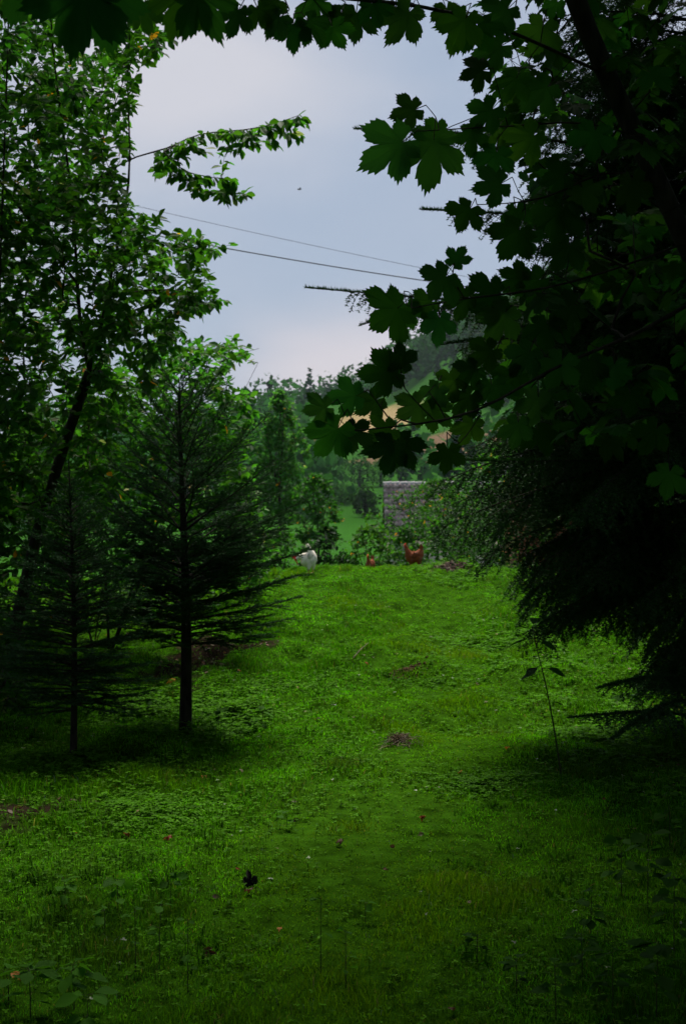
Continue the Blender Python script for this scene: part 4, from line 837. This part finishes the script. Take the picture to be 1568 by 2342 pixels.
def hen(name, label, loc, rz, spine, rads, tint, headi, headd, comb=.02, legs=((.0, .03), (.05, -.03)), wing=None, tail=None, group=None, sc=1.0, hip=.12):
    seed(95); root = thing(name, loc, label, "rooster" if "rooster" in name else "hen", group, rz); root.scale = (sc,) * 3
    V, F, Cp = loft(spine, rads); new_mesh("body", V, [F, Cp], M_feather, root, feather_tint(V, tint, .35), True)
    head = np.array(spine[headi], float); hd = nrm(np.array(headd, float)); up = nrm(np.array([-hd[2], 0, hd[0]])); up = up if up[2] > 0 else -up
    hr = rads[headi][0]
    comb_mesh(head + up * hr * .85, hd, comb, root)
    # beak, wattles, eyes
    b0 = head + hd * hr * .8; V, F = tubes(np.array([[b0, b0 + hd * .018 - up * .004, b0 + hd * .032 - up * .012]]), np.array([[.010, .007, .001]]), 6); new_mesh("beak", V, F, M_horn, root)
    B = Bag()
    for s_ in (-1, 1):
        w0 = head + hd * hr * .7 - up * hr * .6 + [0, s_ * .006, 0]; V, F = tubes(np.array([[w0, w0 - up * comb * .5, w0 - up * comb * 1.1]]), np.array([[.005, .009, .003]]), 6); B.add(V, F)
    fc = head + hd * hr * .35; V, F = tubes(np.array([[fc - hd * .004, fc + hd * hr * .5, fc + hd * hr * .8]]), np.array([[hr * 1.02, hr * .9, hr * .45]]), 10); B.add(V, F); B.build("wattle", M_comb, root)
    for s_ in (-1, 1):
        e = head + hd * hr * .35 + up * hr * .2 + [0, s_ * hr * .85, 0]; V, F = tubes(np.array([[e - [0, .003, 0], e, e + [0, .003, 0]]]), np.array([[.002, .004, .002]]), 6); new_mesh("eye", V, F, M_eye, root)
    for k, (lx, ly) in enumerate(legs):
        B = Bag(); th = np.array([[[lx + (.015 if k else 0), ly, hip + .03], [lx + .01, ly, hip - .02], [lx + .012, ly, hip * .45]]]); V, F = tubes(th, np.array([[.045, .036, .012]]), 10)
        Bt = Bag(); Bt.add(V, F, tint); lg = Bt.build("thigh", M_feather, root, smooth=True)
        V, F = tubes(np.array([[[lx + .012, ly, hip * .47], [lx + .004, ly, .012]]]), np.array([[.008, .006]]), 6); B.add(V, F)
        sx = -1 if hd[0] < 0 else 1
        for a in (-.5, 0, .5, pi):
            q = np.array([lx + .004, ly, .010]); V, F = tubes(np.array([[q, q + [sx * .05 * math.cos(a) * (.5 if a == pi else 1), .05 * math.sin(a), -.006]]]), np.array([[.005, .002]]), 5); B.add(V, F)
        B.build("shank", M_horn, root)
    if wing is not None:
        for s_ in (-1, 1):
            (wx, wz), (tx, tz), wr, wy = wing; t = np.linspace(0, 1, 9); px_ = wx + (tx - wx) * t; pz_ = wz + (tz - wz) * t; r_ = wr * np.sin(np.clip(t * .85 + .12, 0, 1) * pi) ** .7
            ww = wy * np.interp(t, [0, .4, 1], [1, 1.08, .6])
            dd = nrm(np.array([tx - wx, 0, tz - wz])); uu = np.array([-dd[2], 0, dd[0]]); Vw = []; K = 7
            for i in range(9):
                for j in range(K):
                    a = (j / (K - 1) - .5) * 2; Vw.append([px_[i] + uu[0] * r_[i] * a, s_ * (ww[i] + .012 * (1 - a * a)), pz_[i] + uu[2] * r_[i] * a])
            Fw = np.array([[i * K + j, i * K + j + 1, (i + 1) * K + j + 1, (i + 1) * K + j] for i in range(8) for j in range(K - 1)]); Vw = np.array(Vw)
            new_mesh("wing", Vw, Fw, M_feather, root, feather_tint(Vw, np.array(tint) * .68, .6), True)
    if tail is not None:
        B = Bag(); (tx, tz), dirs, ln = tail
        for i, (dx, dz) in enumerate(dirs):
            for y_ in (-.014, 0, .014):
                d_ = nrm(np.array([dx, y_ * 8, dz])); n0 = np.array([[tx, y_, tz]]); tvf = np.array([[-.1, 0, 0], [.1, 0, 0], [.16, .5, .02], [-.16, .5, .02], [.09, .9, 0], [-.09, .9, 0], [0, 1, 0]]); tff = np.array([[0, 1, 2], [0, 2, 3], [3, 2, 4], [3, 4, 5], [5, 4, 6]])
                V, F = place(tvf, tff, n0, d_[None], np.array([[.1, 1, 0]]), np.array([ln * (1 - .12 * i)])); B.add(V, F, np.array(tint) * RNG.uniform(.7, 1.1))
        B.build("tail", M_feather, root)
    return root
WH = (.78, .70, .56); BN = (.21, .052, .014)
p = at(697, 1306); p = np.array([P(706, 1303, 23.3)[0], 23.3, ground(P(697, 0, 23.3)[0], 23.3)])
hen("white_rooster", "white rooster with red comb bending down at the left end of the crest", p, .25,
    [(-.205, 0, .200), (-.185, 0, .212), (-.155, 0, .235), (-.12, 0, .25), (-.075, 0, .225), (-.02, 0, .195), (.03, 0, .20), (.040, 0, .25), (.018, 0, .31), (-.005, 0, .37), (-.020, 0, .435)],
    [(.012, .012), (.025, .02), (.030, .026), (.048, .042), (.090, .075), (.120, .095), (.108, .095), (.080, .08), (.058, .05), (.034, .03), (.010, .01)],
    WH, 1, (-.85, 0, -.45), .060, ((.065, .045), (-.02, -.045)), ((-.04, .24), (.08, .27), .055, .078), ((.0, .33), ((-.4, 1), (-.25, 1), (-.05, 1), (.15, 1)), .11), None, 1.12, .13)
HS = [(-.138, 0, .385), (-.118, 0, .390), (-.108, 0, .362), (-.095, 0, .318), (-.075, 0, .27), (-.045, 0, .215), (.0, 0, .19), (.045, 0, .20), (.085, 0, .235), (.112, 0, .28), (.130, 0, .315), (.142, 0, .335)]
HR = [(.010, .010), (.020, .017), (.022, .020), (.034, .03), (.055, .045), (.092, .07), (.108, .085), (.105, .085), (.085, .07), (.060, .045), (.040, .022), (.010, .006)]
p = np.array([P(944, 0, 23.9)[0], 23.9, ground(P(944, 0, 23.9)[0], 23.9)])
h1 = hen("brown_hen", "rust-brown hen walking left on the crest beside the weedy mound", p, .1, HS, HR, BN, 1, (-1, 0, -.05), .022, ((-.03, .03), (.075, -.03)), ((-.03, .215), (.12, .235), .055, .072), ((.115, .29), ((.1, 1), (.3, 1), (.5, .9)), .12), "brown hens", 1.08, .12)
x0 = P(846, 0, 25.7)[0]; p = np.array([x0, 25.7, ground(x0, 25.7) - .02])
hen("brown_hen", "second brown hen half hidden behind the crest with only neck and back showing", p, 1.15, HS, HR, BN, 1, (-1, 0, -.05), .022, ((-.03, .03), (.075, -.03)), ((-.03, .215), (.12, .235), .055, .072), ((.115, .29), ((.1, 1), (.3, 1), (.5, .9)), .12), "brown hens", .95, .12)

# ------------------------------------------------------------------ houses past the crest
def box(x0, x1, y0, y1, z0, z1):
    V = np.array([[x, y, z] for z in (z0, z1) for y in (y0, y1) for x in (x0, x1)]); F = np.array([[0, 2, 3, 1], [4, 5, 7, 6], [0, 1, 5, 4], [2, 6, 7, 3], [0, 4, 6, 2], [1, 3, 7, 5]]); return V, F
M_tile = noise_mat("grey_tiles", (.20, .14, .13), (.50, .39, .36), 5, .8, .3)
M_plaster = noise_mat("plaster", (.32, .30, .25), (.42, .40, .34), 4, .9, .2)
M_redwood = noise_mat("red_brown_boards", (.09, .028, .012), (.17, .055, .025), 8, .8, .3, stretch=(6, 1, .4))
M_darkroof = noise_mat("dark_roof", (.012, .012, .013), (.03, .028, .028), 8, .95, .3, spec=.03)
M_glass = noise_mat("pane", (.03, .04, .05), (.05, .06, .07), 3, .1, 0, spec=.6)
M_frame = noise_mat("white_frame", (.5, .5, .48), (.6, .6, .58), 8, .6, 0)
def tile_roof(x0, x1, y0, z0, y1, z1, tw=.21, cl=.34, wave=.05):
    """pantiles on the slope from eaves (y0,z0) up to the ridge (y1,z1)"""
    Ls = math.hypot(y1 - y0, z1 - z0); nr_ = int(Ls / cl); nc_ = int((x1 - x0) / tw); B = Bag(); dy, dz = (y1 - y0) / Ls, (z1 - z0) / Ls; ny, nz = -dz, dy
    us = np.linspace(0, 1, 7); prof = .5 - .5 * np.cos(us * 2 * pi)
    for i in range(nr_ + 1):
        s0 = i * cl - .05; s1 = min(Ls, (i + 1) * cl)
        for j in range(nc_):
            xs = x0 + (j + us) * tw; V = []
            jit = RNG.normal(0, .006)
            for (s_, lift) in ((s0, .12), (s0, .02), (s1, .012)):
                for k in range(7): h_ = lift + prof[k] * wave + jit; V.append([xs[k], y0 + dy * s_ + ny * h_, z0 + dz * (s_ - (.05 * prof[k] if lift > .03 else 0)) + nz * h_])
            V = np.array(V); F = [[7 + k, 8 + k, 1 + k, k] for k in range(6)] + [[k, k + 1, 15 + k, 14 + k] for k in range(6)]
            B.add(V, F)
    return B
seed(97)
hx0, hx1 = P(880, 0, 70)[0], P(880, 0, 70)[0] + 8.4; hy = 70.0; ridge = EYE - (1108 - 1171) * 72.6 / FPX; eav = ridge - 2.7; gz = float(ground(hx0 + 4, 72)) - .6
root = thing("tiled_house", (hx0 + 4, 72, gz), "house with a grey clay-tiled roof seen over the fruit tree", "house")
off = np.array([hx0 + 4, 72, gz])
B = Bag(); V, F = box(hx0 + .25, hx1 - .25, hy + .45, hy + 5.15, gz, eav + .08); B.add(V, F)
for xx in (hx0 + .25, hx1 - .45):   # gable triangles with thickness
    V = np.array([[xx + t_, y_, z_] for t_ in (0, .2) for y_, z_ in ((hy + .45, eav + .08), (hy + 5.15, eav + .08), (hy + 2.8, ridge - .25))]); B.add(V, np.array([[0, 1, 2], [3, 5, 4]])); B.add(V, np.array([[0, 2, 5, 3], [1, 4, 5, 2]]))
B.build("wall", M_plaster, root, off=off)
B = tile_roof(hx0, hx1, hy, eav, hy + 2.8, ridge, .24, .40, .10); rf = B.build("roof", M_tile, root, off=off)
V = np.array([[x, y, z] for x in (hx0, hx1) for y, z in ((hy + 2.8, ridge), (hy + 5.6, eav), (hy + 5.6, eav - .12), (hy + 2.8, ridge - .12), (hy, eav - .12), (hy, eav - .01), (hy+2.8, ridge-.02))])
F4 = np.array([[0, 7, 8, 1], [1, 8, 9, 2], [3, 10, 11, 4], [2, 9, 10, 3], [4, 11, 12, 5]]); new_mesh("roof_deck", V - off, F4, M_darkroof, root)
B = Bag()
for j in range(21):
    xa = hx0 + .4 * j; V, F = tubes(np.array([[[xa - .02, hy + 2.8, ridge + .04], [xa + .41, hy + 2.8, ridge + .055]]]), np.array([[.10, .12]]), 10); B.add(V, F)
B.build("ridge_cap", noise_mat("ridge_tiles", (.30, .28, .27), (.48, .45, .44), 5, .8, .2), root, off=off)
for wx in (1.6, 4.2, 6.6):
    V, F = box(hx0 + wx, hx0 + wx + .9, hy + .40, hy + .46, gz + 1.0, gz + 2.2); wn = new_mesh("window", V - off, F, M_frame, root); V, F = box(hx0 + wx + .07, hx0 + wx + .83, hy + .38, hy + .399, gz + 1.07, gz + 2.13); new_mesh("pane", V - off, F, M_glass, wn)
# red-brown gabled house behind the big spruce
cx_, hy2 = P(1296, 0, 52)[0], 52.0; gz2 = float(ground(cx_, 54)) - .5; off = np.array([cx_, 54, gz2]); root = thing("wooden_house", off, "red-brown wooden gable house showing through the big spruce boughs", "house")
hw = 1.7; ap = EYE - (958 - 1171) * 52 / FPX; ev = EYE - (1046 - 1171) * 52 / FPX - .3
B = Bag(); V, F = box(cx_ - hw, cx_ + hw, hy2, hy2 + 5, gz2, ev); B.add(V, F)
V = np.array([[x, y, z] for y in (hy2, hy2 + 5) for x, z in ((cx_ - hw, ev), (cx_ + hw, ev), (cx_, ap))]); B.add(V, np.array([[0, 1, 2], [3, 5, 4]])); B.build("wall", M_redwood, root, off=off)
B = Bag()
for s_ in (-1, 1):
    e = np.array([cx_ + s_ * (hw + .35), ev - (.35) * (ap - ev) / hw]); a_ = np.array([cx_, ap]); V = np.array([[x, y, z] for y in (hy2 - .4, hy2 + 5.4) for x, z in ((e[0], e[1]), (a_[0], a_[1]), (a_[0], a_[1] + .16), (e[0], e[1] + .16))])
    B.add(V, np.array([[0, 1, 2, 3], [4, 7, 6, 5], [0, 3, 7, 4], [2, 1, 5, 6], [3, 2, 6, 7], [0, 4, 5, 1]]))
B.build("roof", M_darkroof, root, off=off)
V, F = box(cx_ - .45, cx_ + .45, hy2 - .05, hy2 + .02, ev - 1.5, ev - .4); wn = new_mesh("window", V - off, F, M_frame, root); V, F = box(cx_ - .38, cx_ + .38, hy2 - .07, hy2 - .052, ev - 1.43, ev - .47); new_mesh("pane", V - off, F, M_glass, wn)

# ------------------------------------------------------------------ overhead wires
def wire(p0, p1, sag, r, label):
    t = np.linspace(0, 1, 60)[:, None]; q = p0 + (p1 - p0) * t + np.array([0, 0, -1]) * 4 * sag * t * (1 - t); V, F = tubes(q[None], np.full((1, 60), r), 6)
    o = new_mesh("power_line", V - p0, F, M_wire); o.location = p0; tag(o, label, "wire", "overhead wires")
wire(P(-700, 310, 42), P(1900, 740, 60), .9, .020, "thicker lower overhead wire crossing the sky")
wire(P(-700, 215, 42), P(1900, 770, 62), .7, .008, "thin upper overhead wire crossing the sky")
# a small bird far off
p = P(684, 433, 60); B = Bag()
V, F, Cp = loft([(-.10, 0, 0), (-.05, 0, .0), (0, 0, 0), (.06, 0, 0), (.13, 0, .01)], [(.004, .004), (.022, .022), (.03, .03), (.02, .02), (.004, .012)], 10, m=12)
root = thing("bird", p, "tiny dark bird flying alone in the open sky", "bird", rz=.5); new_mesh("body", V, [F, Cp], M_eye, root)
for s_ in (-1, 1):
    V = np.array([[-.03, 0, .01], [.05, 0, .01], [.05, s_ * .10, .05], [-.01, s_ * .10, .055], [.07, s_ * .2, .02], [.04, s_ * .21, .02], [-.03, 0, .004], [.05, 0, .004], [.05, s_ * .10, .044], [-.01, s_ * .10, .049]]); new_mesh("wing", V, [np.array([[0, 1, 2, 3], [3, 2, 4, 5], [6, 9, 8, 7]])], M_eye, root)

# ------------------------------------------------------------------ far bushes, hill wood
def leaf_ball(B, c, rx, rz, n, s, base, shape="round"):
    u_ = rnd_unit(n); 
    if shape == "cone":
        t = RNG.random(n) ** .7; zz = 1 - t * 2; rr = t * RNG.uniform(.6, 1.05, n); a = RNG.uniform(0, 2 * pi, n); v = np.stack([rr * np.cos(a), rr * np.sin(a), zz], 1)
    else:
        lump = 1 + .28 * np.sin(u_[:, 0] * 5 + c[0]) * np.sin(u_[:, 1] * 5 + c[1]) + .2 * np.sin(u_[:, 2] * 7 + c[0]); v = u_ * (lump * RNG.uniform(.72, 1.04, n))[:, None]
    o_ = c + v * [rx, rx, rz]; nn = nrm(v + RNG.normal(0, .35, (n, 3)) + [0, 0, .2]); V, F = place(tv_far, tf_far, o_, rnd_unit(n), nn, s * RNG.uniform(.6, 1.4, n))
    B.add(V, F, np.repeat(np.array(base) * RNG.uniform(.6, 1.4, (n, 1)), 4, axis=0))
seed(101); GB = "bushes and trees dotted over the far meadow"
def far_bush(px, py, wpx, hpx, label, base=(.035, .10, .016), name="meadow_bush", shape="round", cat="bush", ymin=60):
    p = at(px, py, ymin); d = p[1]; W = wpx * d / FPX / 2; H = hpx * d / FPX; root = thing(name, p, label, cat, GB)
    B = Bag(); leaf_ball(B, np.array([0, 0, H * .55]), W, H * .52, 900, max(.25, W * .16), base, shape); B.build("crown", M_far, root)
    V, F = tubes(np.array([[[0, 0, -.2], [0, 0, H * .3], [.05, 0, H * .7]]]), np.array([[W * .1 + .05, W * .08 + .04, .03]]), 7); new_mesh("trunk", V, F, M_bark, root)
for a in ((780, 1150, 75, 38, "round bush at the left of the far meadow", (.035, .10, .022)), (745, 1142, 50, 36, "dark bush at the left edge of the far meadow", (.025, .07, .02)), (836, 1182, 60, 62, "ragged dark small tree in front of the far meadow", (.02, .05, .014)), (822, 1112, 60, 70, "round dense tree at the top of the far meadow", (.03, .085, .02)),
          (870, 1112, 55, 62, "pale tree behind the roof corner", (.045, .13, .02)), (765, 1108, 60, 70, "tree at the top left of the far meadow", (.03, .09, .02)), (715, 1110, 60, 105, "tall dark tree left above the meadow", (.022, .07, .022)), (910, 1080, 60, 45, "bright tree above the tiled ridge", (.055, .15, .02))):
    far_bush(*a)
for a in ((1036, 845, 28, 60, "pointed conifer on the hill ridge above the maple leaves"), (1000, 860, 24, 45, "smaller pointed conifer on the ridge"), (1065, 830, 26, 50, "conifer on the ridge right of the tall one")):
    far_bush(a[0], a[1], a[2], a[3], a[4], (.02, .055, .02), "ridge_conifer", "cone", "tree", 150)
B = Bag(); cnt = 0; seed(102)
for _ in range(26000):
    x, y = RNG.uniform(-150, 260), RNG.uniform(118, 430)
    if abs(x) > .30 * y + 10: continue
    if any(np.hypot((x - p_[0]) / (a_ * 1.05), (y - p_[1] + b_ * .7) / (b_ * 1.8)) < 1 for p_, a_, b_ in TAN + BROWN): continue
    px = 784 + x / y * FPX
    dens = fbm(x * .035 + 3, y * .03) 
    z = float(ground(x, y)); py = 1171 - (z - EYE) / y * FPX
    if y < 165 and 700 < px < 1000: continue
    if dens < (.43 if y > 200 else .50): continue
    con = RNG.random() < .10; H = RNG.uniform(6, 11) * (1.15 if con else 1); W = H * (.28 if con else .46)
    base = np.array([.014, .045, .020] if con else [.024, .078, .020]) * RNG.uniform(.6, 1.5)
    leaf_ball(B, np.array([x, y, z + H * .5]), W, H * .55, 130, H * .115, base, "cone" if con else "round"); cnt += 1
    if cnt >= 900: break
o = B.build("hill_wood", M_far); tag(o, "hazy wood covering the far hillside", kind="stuff")

# ------------------------------------------------------------------ the air
V, F = box(-420, 420, -62, 910, -12, 125)
mh, n, l = mat_new("haze_air"); n.remove(n["Principled BSDF"]); pv = n.new("ShaderNodeVolumePrincipled"); pv.inputs["Color"].default_value = (.78, .86, 1, 1); pv.inputs["Density"].default_value = .00012
pv.inputs["Anisotropy"].default_value = .3; l.new(pv.outputs[0], n["Material Output"].inputs["Volume"])
hz = new_mesh("haze", V, F, mh); tag(hz, "thin bluish haze between the slope and the hill", kind="stuff")
